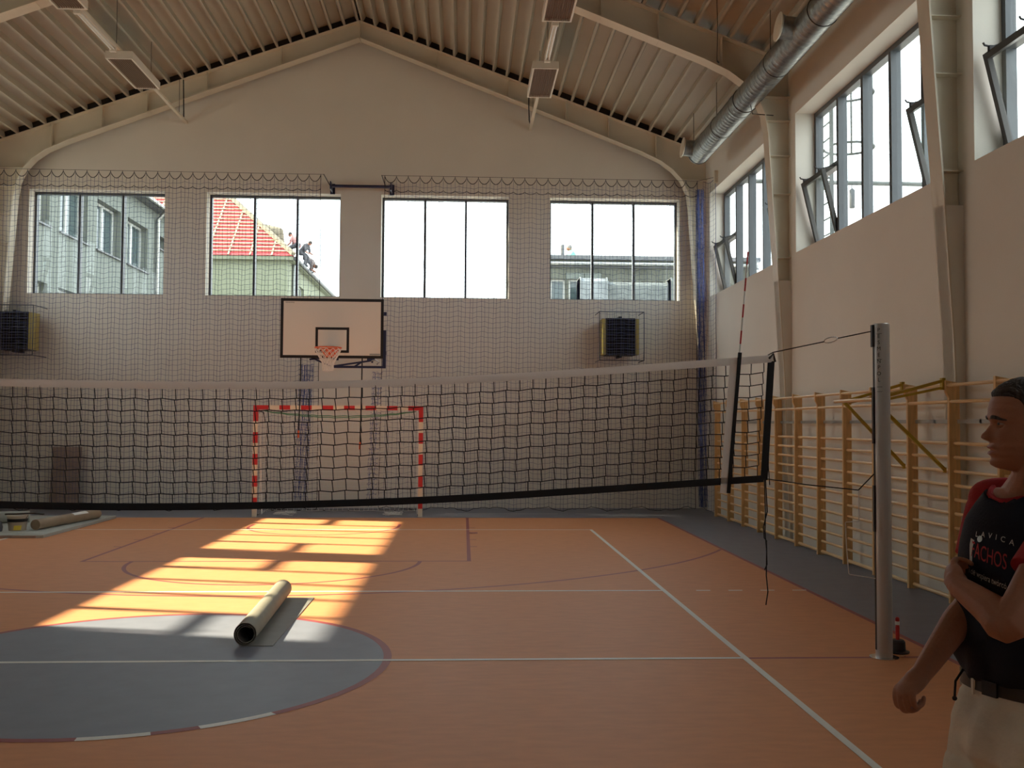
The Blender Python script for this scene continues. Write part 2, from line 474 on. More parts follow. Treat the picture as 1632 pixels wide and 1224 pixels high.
# ------------------------------------------------------------------ portal frames
def portal(y, first=False):
    b = MB()
    hw = 0.125
    low = [(0, 9.73), (3.0, 8.575), (5.9, 7.455), (6.3, 7.27), (6.55, 7.09), (6.74, 6.88), (6.86, 6.62), (6.91, 6.3), (6.98, 5.2), (7.06, 4.0)]
    foot = [(7.06, 4.0), (7.14, 2.6), (7.22, 0.0)]
    for s in (1, -1):
        W = (XR - XC) if s > 0 else (XC - XL)
        k = W / 7.27
        def X(d): return XC + s * d * k
        # web: quads between the lower line and the roof line or wall
        top = []
        for d, z in low:
            if z > 6.9: top.append((d, RIDGE - 0.004 - SLOPE * d))
            else: top.append((7.27, z + (7.44 - 6.88) * max(0, (z - 4.0) / 2.88)))
        for i in range(len(low) - 1):
            b.prism([(X(low[i][0]), y - .006, low[i][1]), (X(low[i + 1][0]), y - .006, low[i + 1][1]), (X(top[i + 1][0]), y - .006, top[i + 1][1]), (X(top[i][0]), y - .006, top[i][1])], (0, .012, 0))
        # inner flange as a strip of constant width that follows the curve
        off = []
        for i, (d, z) in enumerate(low):
            a, c = low[max(i - 1, 0)], low[min(i + 1, len(low) - 1)]
            tx, tz = c[0] - a[0], c[1] - a[1]; L = math.hypot(tx, tz)
            off.append((d - tz / L * .018, z + tx / L * .018) if True else None)
        for i in range(len(low) - 1):
            b.prism([(X(low[i][0]), y - hw, low[i][1]), (X(low[i + 1][0]), y - hw, low[i + 1][1]), (X(off[i + 1][0]), y - hw, off[i + 1][1]), (X(off[i][0]), y - hw, off[i][1])], (0, 2 * hw, 0))
        # outer flange under the deck
        b.prism([(X(0), y - hw, RIDGE - .003), (X(7.27), y - hw, RIDGE - .003 - SLOPE * 7.27), (X(7.27), y - hw, RIDGE - .02 - SLOPE * 7.27), (X(0), y - hw, RIDGE - .02)], (0, 2 * hw, 0))
        # stiffeners
        for d in (1.6, 3.1, 4.3, 5.2, 6.2):
            zl = low[0][1] - (low[0][1] - 7.455) * d / 5.9 if d < 5.9 else 7.32
            b.prism([(X(d) - .005, y - hw * .9, zl), (X(d) + .005, y - hw * .9, zl), (X(d) + .005, y - hw * .9, RIDGE - SLOPE * d - .02), (X(d) - .005, y - hw * .9, RIDGE - SLOPE * d - .02)], (0, 1.8 * hw, 0))
        for z, d in ((6.88, 6.74), (6.5, 6.9), (5.95, 6.94), (5.35, 6.97), (4.35, 7.05)):
            b.prism([(X(d), y - hw * .9, z), (X(7.27), y - hw * .9, z), (X(7.27), y - hw * .9, z + .01), (X(d), y - hw * .9, z + .01)], (0, 1.8 * hw, 0))
        # boxed-in lower leg
        b.k = 1
        p = [(X(d), z) for d, z in foot] + [(X(7.275), 0.0), (X(7.275), 4.0)]
        b.prism([(x, y - .1, z) for x, z in p], (0, .2, 0))
        b.k = 0
        for i in range(len(foot) - 1):
            (d0, z0), (d1, z1) = foot[i], foot[i + 1]
            b.prism([(X(d0), y - hw, z0), (X(d1), y - hw, z1), (X(d1 + .018), y - hw, z1), (X(d0 + .018), y - hw, z0)], (0, 2 * hw, 0))
    # ridge plate
    b.prism([(XC - .012, y - hw, 9.70), (XC + .012, y - hw, 9.70), (XC + .012, y - hw, RIDGE - .01), (XC - .012, y - hw, RIDGE - .01)], (0, 2 * hw, 0))
    o = b.build('portal_frame', ['steel_cream', 'plaster'])
    o['kind'] = 'structure'
for y in FRAMES: portal(y)

# ------------------------------------------------------------------ windows
WN = [0]
def window(axis, inner, out, u0, u1, z0, z1, bars, depth, face, sashes=(), bottom=True):
    """frame in its opening; axis 0 = long wall (u is y), axis 1 = end wall (u is x); out = +1/-1 outward; bars = mullion positions"""
    WN[0] += 1
    w = inner + out * depth
    def B(b, ua, ub, wa, wb, za, zb):
        wa, wb = sorted((wa, wb))
        b.box(wa, wb, ua, ub, za, zb) if axis == 0 else b.box(ua, ub, wa, wb, za, zb)
    b = MB()
    d0, d1 = w - out * .05, w + out * .06
    B(b, u0, u0 + face, d0, d1, z0, z1); B(b, u1 - face, u1, d0, d1, z0, z1)
    B(b, u0 + face, u1 - face, d0, d1, z1 - face, z1); B(b, u0 + face, u1 - face, d0, d1, z0, z0 + face)
    for m in bars: B(b, m - face / 2, m + face / 2, w - out * .07, d1, z0 + face, z1 - face)
    edges = [u0 + face] + [q for m in bars for q in (m - face / 2, m + face / 2)] + [u1 - face]
    bays = [(edges[2 * i], edges[2 * i + 1]) for i in range(len(edges) // 2)]
    zt = z0 + 1.11
    for i in sashes:
        B(b, bays[i][0], bays[i][1], d0, d1, zt, zt + face)
    b.k = 1
    for m in list(bars):
        B(b, m - .004, m + .004, w - out * .0725, w - out * .068, z0 + face, z1 - face)
    fr = b.build('window_%d' % WN[0], ['alu_dark', 'alu_black'])
    fr['kind'] = 'structure'
    for i, (a, c) in enumerate(bays):
        p = MB()
        B(p, a - .01, c + .01, w - .006, w + .006, (zt + face - .01) if i in sashes else z0 + face - .01, z1 - face + .01)
        p.build('pane', 'glass', fr)
        if i in sashes:
            H = zt - z0 - face - .01; tilt = 0.23
            up = Vector((-out * math.sin(tilt), 0, math.cos(tilt))); side = Vector((0, 1, 0)); nrm = Vector((math.cos(tilt), 0, out * math.sin(tilt)))
            o = Vector((w - out * .03, 0, z0 + face * .6))
            s = MB(); fw = .065
            def PB(mb, ua, ub, ha, hb, t=.028):
                mb.obox(o + side * ((ua + ub) / 2) + up * ((ha + hb) / 2), side * ((ub - ua) / 2), nrm * t, up * ((hb - ha) / 2))
            PB(s, a, a + fw, 0, H); PB(s, c - fw, c, 0, H); PB(s, a + fw, c - fw, 0, fw); PB(s, a + fw, c - fw, H - fw, H)
            sh = s.build('sash', 'bronze', fr)
            g_ = MB(); PB(g_, a + fw - .01, c - fw + .01, fw - .01, H - fw + .01, .006); g_.build('pane', 'glass', sh)
            tip = o + up * H
            for u in (a + .12, c - .12):
                st = MB(); st.tube([(w - out * .04, u, zt + .03), (tip.x, u, tip.z + .03), (tip.x - out * .07, u, tip.z + .045), (tip.x - out * .085, u, tip.z + .07)], .011, 6)
                st.box(tip.x - .03, tip.x + .03, u - .02, u + .02, tip.z - .02, tip.z + .04)
                st.build('stay_arm', 'black', sh)
for a, c in END_WIN:
    q = (c - a) / 3
    window(1, YE, 1, a, c, EZ0, EZ1, [a + q + .015, a + 2 * q - .015], 0.32, .045)
for side, out in ((XR, 1), (XL, -1)):
    for a, c in (SIDE_WIN if out > 0 else SIDE_WIN[:2]):
        window(0, side, out, a, c, SZ0, SZ1, [c - .98 - .87 * i for i in (3, 2, 1, 0)], 0.345 if out > 0 else 0.27, .075, (0, 4))
#@@PART2
# ------------------------------------------------------------------ volleyball net, antenna, posts
def lerp_table(tab, x):
    if x <= tab[0][0]: return tab[0][1]
    for (a, u), (b, v) in zip(tab, tab[1:]):
        if x <= b:
            t = (x - a) / (b - a); return u + (v - u) * t
    return tab[-1][1]
def smooth_table(tab, x):
    return sum(lerp_table(tab, x + d) for d in (-.5, -.25, 0, .25, .5)) / 5
NTOP = [(-5.3, 2.31), (-4.7, 2.27), (-4.06, 2.225), (-3.1, 2.15), (-2.0, 2.085), (-1.06, 2.054), (-.155, 2.047), (.669, 2.044), (1.689, 2.066), (2.534, 2.115), (3.102, 2.153), (4.06, 2.232), (4.67, 2.281), (5.3, 2.335)]
NBOT = [(-5.3, 1.40), (-4.6, 1.355), (-3.1, 1.25), (-2.0, 1.185), (-1.04, 1.145), (-.45, 1.132), (.319, 1.133), (1.236, 1.153), (2.165, 1.188), (3.106, 1.25), (4.06, 1.314), (4.61, 1.354), (5.3, 1.40)]
def volleyball():
    t = thing('volleyball_net', (0, 0, 1.2), 'black mesh volleyball net with white top band sagging across the hall', 'net')
    xs = [-4.70 + 0.0982 * i for i in range(96)]
    rows = 11
    r2 = random.Random(3)
    def node(i, j):
        x = xs[i]; f = j / (rows - 1)
        zt, zb = smooth_table(NTOP, x) - .035, smooth_table(NBOT, x)
        sh = -0.055 * f * (1 if x > 0 else -1) * min(1, abs(x) / 4.6)
        wob = .002 if 0 < j < rows - 1 else 0
        return (x + sh + r2.uniform(-wob, wob) + 0, r2.uniform(-.004, .004), zt + (zb - zt) * f + r2.uniform(-wob, wob) + (.004 if i % 2 else -.004) * (0 < j < rows - 1))
    N = [[node(i, j) for j in range(rows)] for i in range(96)]
    b = MB()
    for i in range(96):
        pts = []
        for j in range(rows):
            x, y, z = N[i][j]
            if 0 < j < rows - 1:
                pts += [(x + .005, y, z + .004), (x - .005, y, z - .004)]
            else: pts.append((x, y, z))
        b.tube(pts, .0036, 4, cap=False)
    for j in range(1, rows - 1): b.tube([N[i][j] for i in range(96)], .0036, 4, cap=False)
    b.build('netting', 'cord_black', t)
    def band(tab, lo, hi, x0, x1, th, dz, wave=0):
        m = MB(); n = 90; R = []
        for i in range(n + 1):
            x = x0 + (x1 - x0) * i / n
            z = smooth_table(tab, x) + dz; w = wave * math.sin(x * 23) + wave * .6 * math.sin(x * 61 + 1)
            R.append([(x, -th + w, z + lo), (x, th + w, z + lo), (x, th * 1.4 + w, z + (lo + hi) / 2), (x, th + w, z + hi), (x, -th + w, z + hi), (x, -th * 1.4 + w, z + (lo + hi) / 2)])
        m.rings(R); return m
    band(NTOP, -.048, .008, -4.72, 4.70, .006, 0, .003).build('top_band', 'white_band', t, smooth=True)
    band(NBOT, -.03, .022, -4.64, 4.62, .005, 0, .002).build('bottom_band', 'cord_black', t, smooth=True)
    for s in (1, -1):
        m = MB(); m.bar((s * 4.685, 0, 2.245), (s * 4.625, 0, 1.34), .012, .052, up=(1, 0, 0)); m.build('side_band', 'cord_black', t)
        m = MB(); m.bar((s * 4.395, -.008, 2.255), (s * 4.315, -.008, 1.24), .010, .060, up=(1, 0, 0)); m.build('side_tape', 'white_band', t)
    m = MB(); m.tube([(4.66, 0, 2.29), (4.70, 0, 2.312), (5.10, 0, 2.398)], .0045, 6); m.tube([(5.20, 0, 2.424), (5.50, 0, 2.488)], .0045, 6)
    m.tube([(4.665, -.02, 2.265), (4.70, 0, 2.30), (4.72, .01, 2.24)], .009, 6)
    m.build('head_cable', 'cable', t, True)
    m = MB(); ring = []
    for i in range(16):
        a = 2 * PI * i / 16; ring.append((5.15 + .052 * math.cos(a), 0.004 * math.sin(a), 2.412 + .012 * math.cos(a) + .020 * math.sin(a)))
    m.tube(ring, .0042, 6, closed=True); m.build('carabiner', 'chrome', t, True)
    m = MB(); m.tube([(4.62, 0, 1.352), (4.95, 0, 1.305), (5.355, 0, 1.265)], .0042, 6); m.tube([(5.355, 0, 1.265), (5.478, 0, 1.388)], .0048, 6)
    m.build('foot_cord', 'cord_black', t, True)
    m = MB(); m.tube([(5.357, 0, 1.265), (5.356, 0, 1.03), (5.352, 0, 1.026), (5.257, 0, 1.022), (5.252, 0, 1.018), (5.258, 0, .85), (5.275, 0, .632), (5.282, 0, .626), (5.48, 0, .595)], .0035, 6)
    m.build('loose_string', 'white_cord', t, True)
    m = MB()
    m.tube([(4.655, .01, 1.95), (4.668, .01, 1.6), (4.662, .01, 1.45), (4.672, .01, 1.30)], .004, 5)
    m.tube([(4.625, -.01, 1.35), (4.632, -.01, 1.1), (4.628, -.01, .95), (4.640, -.01, .80), (4.636, -.01, .62), (4.648, -.01, .50), (4.632, -.01, .40)], .0045, 5)
    m.tube([(4.64, .01, 1.35), (4.652, .01, 1.1), (4.622, .012, .98), (4.628, .01, .90), (4.645, .01, .88), (4.648, .01, .7), (4.630, .01, .66)], .0045, 5)
    m.build('dangling_cord', 'cord_black', t, True)
volleyball()
def antenna():
    p, q = Vector((4.505, -.016, 3.08)), Vector((4.345, -.016, 1.26))
    t = thing('net_antenna', (4.4, 0, 1.26), 'thin red and white striped antenna rising above the right end of the net', 'antenna')
    b = MB(); n = 18
    for i in range(n):
        b.k = i % 2
        b.tube([p.lerp(q, i / n), p.lerp(q, (i + 1) / n)], .0065, 8)
    b.build('rod', ['goal_red', 'white_cord'], t, True)
    m = MB(); m.bar(p.lerp(q, .425) + Vector((.002, 0, 0)), q + Vector((.002, 0, -.02)), .018, .026, up=(1, 0, 0)); m.build('sleeve', 'cord_black', t)
antenna()
def post(x, label, s):
    t = thing('volleyball_post', (x, 0, 0), label, 'post')
    b = MB(); R = .0615
    b.lathe([(R - .003, 0), (R, .003), (R, 2.535), (R - .006, 2.541)], (x, 0, 0), n=32); b.build('pole', 'post_alu', t, True)
    b = MB(); b.box(x - s * (R - .004) - .006, x - s * (R - .004) + .006, -.012, .012, .06, 2.53); b.build('slot', 'black', t)
    for w_, d_, z0, z1 in ((.012, .016, 2.36, 2.53), (.008, .014, 1.62, 2.05), (.008, .014, .95, 1.30)):
        b = MB(); b.box(x - s * (R + .004) - w_, x - s * (R + .004) + w_, -d_, d_, z0, z1); b.build('slider', 'black', t)
    b = MB(); b.lathe([(.062, .001), (.108, .001), (.108, .006), (.062, .010)], (x, 0, 0), n=32); b.tube([(x + s * .10, -.03, .012), (x + s * .13, -.045, .02), (x + s * .15, -.02, .012)], .008, 6)
    b.build('floor_collar', 'chrome', t, True)
    b = MB(); base = math.atan2(-7.37, (2.34 - x)) - .30
    for i, ch in enumerate('PESMENPOL'):
        zc = 2.487 - i * .0478
        def place(p, zc=zc):
            a = base + p.x / R
            return (x + (R + .0012) * math.cos(a), (R + .0012) * math.sin(a), zc + p.y)
        add_text(b, ch, .041, place)
    for zz in (2.457, 2.26, 2.015, 2.05):
        a0 = base - .28
        for i in range(6):
            a, c = a0 + i * .11, a0 + (i + 1) * .11
            b.poly([(x + (R + .001) * math.cos(a), (R + .001) * math.sin(a), zz), (x + (R + .001) * math.cos(c), (R + .001) * math.sin(c), zz), (x + (R + .001) * math.cos(c), (R + .001) * math.sin(c), zz + .003), (x + (R + .001) * math.cos(a), (R + .001) * math.sin(a), zz + .003)])
    b.build('lettering', 'black', t)
post(5.544, 'silver round volleyball post with vertical lettering standing on the orange floor', 1)
post(-5.544, 'silver volleyball post at the far left end of the net', -1)
def plunger():
    t = thing('plunger', (5.72, .16, 0), 'small black rubber plunger with red handle on the floor beside the post', 'plunger')
    b = MB(); b.lathe([(.085, .001), (.088, .012), (.060, .018), (.056, .085), (.045, .098), (.014, .10)], (5.72, .16, 0), n=24); b.build('rubber_cup', 'black', t, True)
    b = MB(); b.lathe([(.014, .10), (.016, .20), (.012, .205), (.014, .21), (.016, .262), (.008, .272)], (5.72, .16, 0), n=16); b.build('handle', 'red', t, True)
    b = MB(); b.lathe([(.0165, .213), (.0168, .24)], (5.72, .16, 0), n=16); b.build('handle_ring', 'white_edge', t, True)
plunger()

# ------------------------------------------------------------------ handball goal
def goal():
    t = thing('handball_goal', (0, 11.2, 0), 'red and white striped handball goal with slack netting below the backboard', 'goal')
    def stripes(m, p, q, first, w=.08):
        p, q = Vector(p), Vector(q); L = (q - p).length; d = (q - p) / L; a = 0; k = 0; s = first
        while a < L - 1e-4:
            e = min(L, a + s)
            if L - e < .06: e = L
            m.k = k; m.bar(p + d * a, p + d * e, w, w, up=(0, 1, 0)); a = e; k = 1 - k; s = .203
    for s in (-1, 1):
        m = MB(); stripes(m, (s * 1.54, 11.2, 2.08), (s * 1.54, 11.2, 0.002), .30); m.build('upright', ['goal_red', 'goal_white'], t)
    m = MB()
    cuts = [-1.5, -1.30] + [-1.30 + .2 * i for i in range(1, 13)] + [1.30, 1.5]
    k = 0
    for a, c in ((-1.5, -1.30), (1.30, 1.5)):
        m.k = 0; m.box(a, c, 11.16, 11.24, 2.0, 2.08)
    for i in range(13):
        m.k = 1 - i % 2; a = -1.30 + 2.6 * i / 13; m.box(a, a + 2.6 / 13, 11.16, 11.24, 2.0, 2.08)
    m.build('crossbar', ['goal_red', 'goal_white'], t)
    m = MB()
    for s in (-1, 1):
        m.tube([(s * 1.5, 11.24, 1.98), (s * 1.5, 11.7, 1.95), (s * 1.5, 11.98, 1.7), (s * 1.5, 12.15, .04), (s * 1.5, 11.24, .03)], .012, 6)
    m.tube([(-1.5, 12.15, .04), (1.5, 12.15, .04)], .012, 6)
    m.build('rear_frame', 'cable', t, True)
    m = MB(); r3 = random.Random(5); nx, nz = 30, 24
    def P(i, j):
        x = -1.48 + 2.96 * i / nx; f = j / nz
        sag = .06 * math.sin(PI * i / nx)
        if f < .2: y = 11.24 + .62 * f / .2; z = 1.99 - .05 * f / .2 - sag * math.sin(PI * f / .4)
        else:
            g = (f - .2) / .8; y = 11.86 + .24 * g + .05 * math.sin(i * 1.3) * g; z = 1.94 - sag - (1.90 - sag) * g
        return (x + .02 * math.sin(j * .9 + i), y + r3.uniform(-.012, .012), max(.012, z))
    G = [[P(i, j) for j in range(nz + 1)] for i in range(nx + 1)]
    for i in range(nx + 1): m.tube(G[i], .0040, 3, cap=False)
    for j in range(nz + 1): m.tube([G[i][j] for i in range(nx + 1)], .0040, 3, cap=False)
    for s in (-1, 1):
        for i in range(8):
            y = 11.26 + .09 * i
            m.tube([(s * (1.49 - .03 * math.sin(3 * f + i)), y + .1 * (1 - f), .02 + f * 1.9) for f in [k / 8 for k in range(9)]], .0040, 3, cap=False)
        for j in range(18):
            z = .06 + .105 * j; m.tube([(s * 1.48, 11.24 + .11 * i, z - .02 * math.sin(PI * i / 7)) for i in range(8)], .0040, 3, cap=False)
    # slack heap of netting on the floor
    for c in (-1.05, 1.0):
        for i in range(9):
            m.tube([(c + r3.uniform(-.2, .2), 11.5 + r3.uniform(-.2, .4), .008 + .05 * r3.random()) for _ in range(6)], .0042, 4, cap=False)
    m.build('netting', 'white_cord', t)
    m = MB()
    for k in range(2):
        m.tube([(-1.45 + 2.9 * i / 30, 11.26 + .02 * k, 1.985 - (.10 + .03 * k) * math.sin(PI * i / 30) ** .8 + .006 * math.sin(i * 2.1)) for i in range(31)], .009, 5)
    m.build('edge_rope', 'green_cord', t, True)
goal()

# ------------------------------------------------------------------ basketball hoop on its wall arms
def hoop():
    X0, X1, Z0, Z1, Y = -.885, .915, 2.895, 3.945, 10.0
    t = thing('basketball_hoop', (0.015, 13.2, 2.9), 'white basketball backboard with black border and orange ring on navy wall arms', 'basketball hoop')
    m = MB(); m.box(X0, X1, Y, Y + .035, Z0, Z1); bd = m.build('backboard', 'board', t, bevel=.004)
    m = MB()
    def frame(x0, x1, z0, z1, w):
        y0, y1 = Y - .002, Y + .001
        m.box(x0, x1, y0, y1, z0, z0 + w); m.box(x0, x1, y0, y1, z1 - w, z1); m.box(x0, x0 + w, y0, y1, z0 + w, z1 - w); m.box(x1 - w, x1, y0, y1, z0 + w, z1 - w)
    frame(X0 - .002, X1 + .002, Z0 - .002, Z1 + .002, .05); frame(.02 - .295, .02 + .295, 2.99, 3.44, .045)
    add_text(m, 'PESMENPOL', .030, lambda p: (X0 + .16 + p.x, Y - .003, Z1 - .072 + p.y))
    m.k = 1; m.box(X1 - .24, X1 - .055, Y - .003, Y, Z0 + .055, Z0 + .085)
    m.build('marking', ['black', 'strap'], bd)
    m = MB(); cx, cy, cz, r = 0.005, 9.61, 3.05, .225
    m.tube([(cx + r * math.cos(2 * PI * i / 40), cy + r * math.sin(2 * PI * i / 40), cz) for i in range(40)], .010, 8, closed=True)
    m.prism([(cx - .10, Y, cz - .03), (cx + .10, Y, cz - .03), (cx + .07, Y - .17, cz - .01), (cx - .07, Y - .17, cz - .01)], (0, 0, .02))
    m.box(cx - .10, cx + .10, Y - .012, Y, cz - .14, cz + .03)
    for s in (-1, 1): m.bar((cx + s * .09, Y - .01, cz - .12), (cx + s * .15, cy + .14, cz - .012), .016, .016)
    for i in range(12):
        a = 2 * PI * i / 12; m.tube([(cx + r * math.cos(a), cy + r * math.sin(a), cz - .008), (cx + (r - .008) * math.cos(a), cy + (r - .008) * math.sin(a), cz - .028)], .005, 5)
    m.build('ring', 'ring', t, True)
    m = MB(); rr = [(.222, -.02), (.205, -.07), (.175, -.13), (.14, -.19), (.105, -.25), (.092, -.31), (.095, -.36), (.085, -.40)]
    for s in (1, -1):
        for i in range(12):
            m.tube([(cx + q * math.cos(2 * PI * (i + s * .5 * (k % 2)) / 12), cy + q * math.sin(2 * PI * (i + s * .5 * (k % 2)) / 12), cz + h) for k, (q, h) in enumerate(rr)], .0062, 5)
    m.build('net', 'white_cord', t, True)
    m = MB()
    yb = Y + .075
    for z in (Z0 + .10, Z1 - .25): m.box(X0 + .1, X1 + .05, Y + .035, Y + .095, z - .03, z + .03)
    for x in (-.62, .0, .62): m.box(x - .03, x + .03, Y + .035, Y + .09, Z0 + .06, Z1 - .2)
    m.box(.90, .96, Y + .02, Y + .085, 2.74, 3.40)                        # side plate and lower truss
    m.box(.02, .96, Y + .02, Y + .07, 2.725, 2.765)
    m.bar((.03, Y + .05, 2.755), (.72, Y + .05, 2.862), .035, .030)
    m.bar((.72, Y + .05, 2.862), (.72, Y + .05, 2.82), .03, .03, up=(1, 0, 0))
    m.bar((.40, Y + .05, 2.745), (.56, Y + .05, 2.85), .03, .03); m.bar((-.40, Y + .05, 2.93), (.0, Y + .05, 2.75), .03, .03); m.bar((-.38, Y + .05, 2.87), (-.1, Y + .05, 2.91), .03, .03)
    m.build('board_frame', 'navy', t)
    for (x, z), (xw, zw) in (((-.62, 3.70), (-.35, 3.86)), ((.62, 3.70), (.40, 3.86)), ((-.62, 3.05), (-.35, 3.16)), ((.62, 3.05), (.40, 3.16))):
        m = MB(); m.bar((x, yb, z), (xw, 13.2, zw), .05, .05); m.box(xw - .08, xw + .08, 13.17, 13.2, zw - .1, zw + .1); m.build('wall_arm', 'navy', t)
    for x, z1 in ((-.545, 1.62), (.535, 1.42)):
        m = MB(); m.tube([(x, Y + .12, 2.92), (x - .003, Y + .12, 2.3), (x - .02, Y + .12, z1)], .011, 6); c = m.build('pull_cord', 'cord_black', t, True)
        m = MB(); m.tube([(x - .02, Y + .12, z1), (x - .024, Y + .12, z1 - .13)], .016, 8); m.build('cord_grip', 'ring', c, True)
    m = MB(); m.tube([(.70, Y + .03, 2.85), (.78, Y + .03, 2.875), (.84, Y + .03, 2.83), (.80, Y + .03, 2.79)], .012, 6); m.build('crank', 'chrome', t, True)
hoop()
def wall_beam():
    t = thing('tie_beam', (.18, 13.2, 6.65), 'navy steel tie beam with end plates on the gable wall above the hoop', 'beam')
    m = MB(); m.tube([(-.42, 12.92, 6.66), (.78, 12.92, 6.66)], .032, 10); m.build('tube', 'navy', t, True)
    for x in (-.44, .80):
        m = MB(); m.box(x - .012, x + .012, 12.84, 13.2, 6.58, 6.74); m.box(x - .05, x + .05, 13.185, 13.2, 6.55, 6.77); m.build('end_plate', 'navy', t)
wall_beam()

# ------------------------------------------------------------------ protective curtain nets on the gable wall
def curtain(name, label, x0, x1, ztop, bunch, seed, ret=None):
    t = thing(name, ((x0 + x1) / 2, 12.3, 0), label, 'curtain net', 'protective nets before the gable wall')
    rr = random.Random(seed)
    nh = int(round((x1 - x0) / .232)); nx = nh * 3; nz = 66
    zb = .06
    X = []
    for i in range(nx + 1):
        X.append(x0 + (x1 - x0) * i / nx)
    ph = rr.random() * 6
    def node(i, j):
        f = j / nz; x = X[i]
        sc = abs(math.sin(PI * i / 3)) if i % 3 else 0
        z = ztop + (zb - ztop) * f
        if j == 0: z -= .115 * (1 if i % 3 else 0)
        elif j == 1: z -= .03 * (1 if i % 3 else 0)
        wave = .020 * math.sin(i * .9 + ph) + .03 * math.sin(i * .33 + ph * 2)
        fold = .012 * math.sin(i * 2.1 + ph)
        return (x + fold * min(1, f * 6) + .004 * math.sin(j * .7 + i) - .05 * f * f * (1 if bunch == 'left' else 0), 12.3 + wave * (.3 + .7 * f), z + (.016 * math.sin(i * 1.05 + .4 * math.sin(j * .3)) + .010 * math.sin(i * 2.3 + j)) * (1 if j > 1 else .0) + (.03 * math.sin(i * .5) if j == nz else 0))
    N = [[node(i, j) for j in range(nz + 1)] for i in range(nx + 1)]
    m = MB()
    for i in range(nx + 1): m.tube(N[i], .0035, 3, cap=False)
    for j in range(2, nz + 1): m.tube([N[i][j] for i in range(nx + 1)], .0033, 3, cap=False)
    m.build('netting', 'net_blue', t)
    m = MB()
    for dz, a, r in ((0, .125, .0075), (-.27, .045, .006)):
        pts = []
        for i in range(nh * 8 + 1):
            u = i / 8; x = x0 + (x1 - x0) * u / nh; k = abs(math.sin(PI * u))
            pts.append((x, 12.3, ztop + dz - a * k ** .7))
        m.tube(pts, r, 5)
    m.tube([N[i][nz] for i in range(nx + 1)], .006, 5)
    for e in (0, nx): m.tube(N[e], .0065, 5)
    m.build('hem_rope', 'cord_black', t, True)
    for i in range(nh + 1):
        m = MB(); x = x0 + (x1 - x0) * i / nh; m.tube([(x, 12.3, ztop - .005), (x, 12.3, ztop + .022)], .006, 4); m.build('hook', 'cable', t)
    # gathered folds of the same net
    folds = []
    if bunch == 'right': folds = [(-.93, -.64, 0.12, 2.9, 24)]
    else: folds = [(7.04, 7.20, .1, 6.55, 30), (.52, .72, .1, 2.75, 5)]
    for a, c, z0, z1, n in folds:
        m = MB()
        for i in range(n):
            x = a + (c - a) * rr.random(); y = 12.3 + rr.uniform(-.10, .06); pts = []
            for k in range(20):
                f = k / 19; sh = (-.10 * f if bunch == 'right' else (.06 * f if a > 5 else -.1 * f))
                pts.append((x + sh + .012 * math.sin(k * 1.1 + i) + .01 * rr.uniform(-1, 1), y + .01 * math.sin(k * .8 + i * 2), z1 + (z0 - z1) * f))
            m.tube(pts, .0036, 3, cap=False)
        for j in range(int((z1 - z0) / .1)):
            z = z1 - .1 * j; f = (z1 - z) / (z1 - z0); sh = (-.10 * f if bunch == 'right' else (.06 * f if a > 5 else -.1 * f))
            for y in (12.22, 12.27, 12.33):
                m.tube([(a + (c - a) * q / 6 + sh, y + .03 * math.sin(q * 2 + j), z + rr.uniform(-.03, .03)) for q in range(7)], .0030, 3, cap=False)
        m.build('gathered_fold', 'bunch_blue', t)
    if ret:
        m = MB(); xa, ya, xb, yb = ret; n = 5
        H = lambda i, j: (xa + (xb - xa) * i / n, ya + (yb - ya) * i / n + .01 * math.sin(j * .5), ztop - .06 * math.sin(PI * i / n) + (.09 - ztop) * j / nz + .01 * math.sin(i * 2 + j))
        for i in range(n + 1): m.tube([H(i, j) for j in range(nz + 1)], .0055 if i == n else .002, 4, cap=False)
        for j in range(nz + 1): m.tube([H(i, j) for i in range(n + 1)], .005 if j in (0, nz) else .002, 3, cap=False)
        m.build('return_panel', 'net_blue', t)
    return t
curtain('curtain_net', 'navy curtain net hung left of the hoop over the two left gable windows', -7.0, -.56, 6.72, 'right', 1)
curtain('curtain_net', 'navy curtain net hung right of the hoop over the two right gable windows', .72, 7.08, 6.72, 'left', 2, (7.20, 12.28, 7.37, 11.96))
def net_cable():
    t = thing('net_cable', (0, 12.3, 6.74), 'taut dark wire from which the curtain nets hang on the gable wall', 'wire')
    m = MB(); m.tube([(-7.1, 12.3, 6.745), (-.5, 12.3, 6.742)], .004, 6); m.tube([(.66, 12.3, 6.742), (7.1, 12.3, 6.745), (7.37, 12.0, 6.75)], .004, 6); m.build('wire', 'cable', t)
    m = MB(); m.box(7.33, 7.40, 11.88, 11.96, 6.62, 6.86); m.build('bracket', 'steel_cream', t)
    for x in (-.5, .66):
        m = MB(); m.tube([(x, 12.3, 6.742), (x, 13.195, 6.742)], .010, 6); m.build('bracket', 'cable', t)
net_cable()

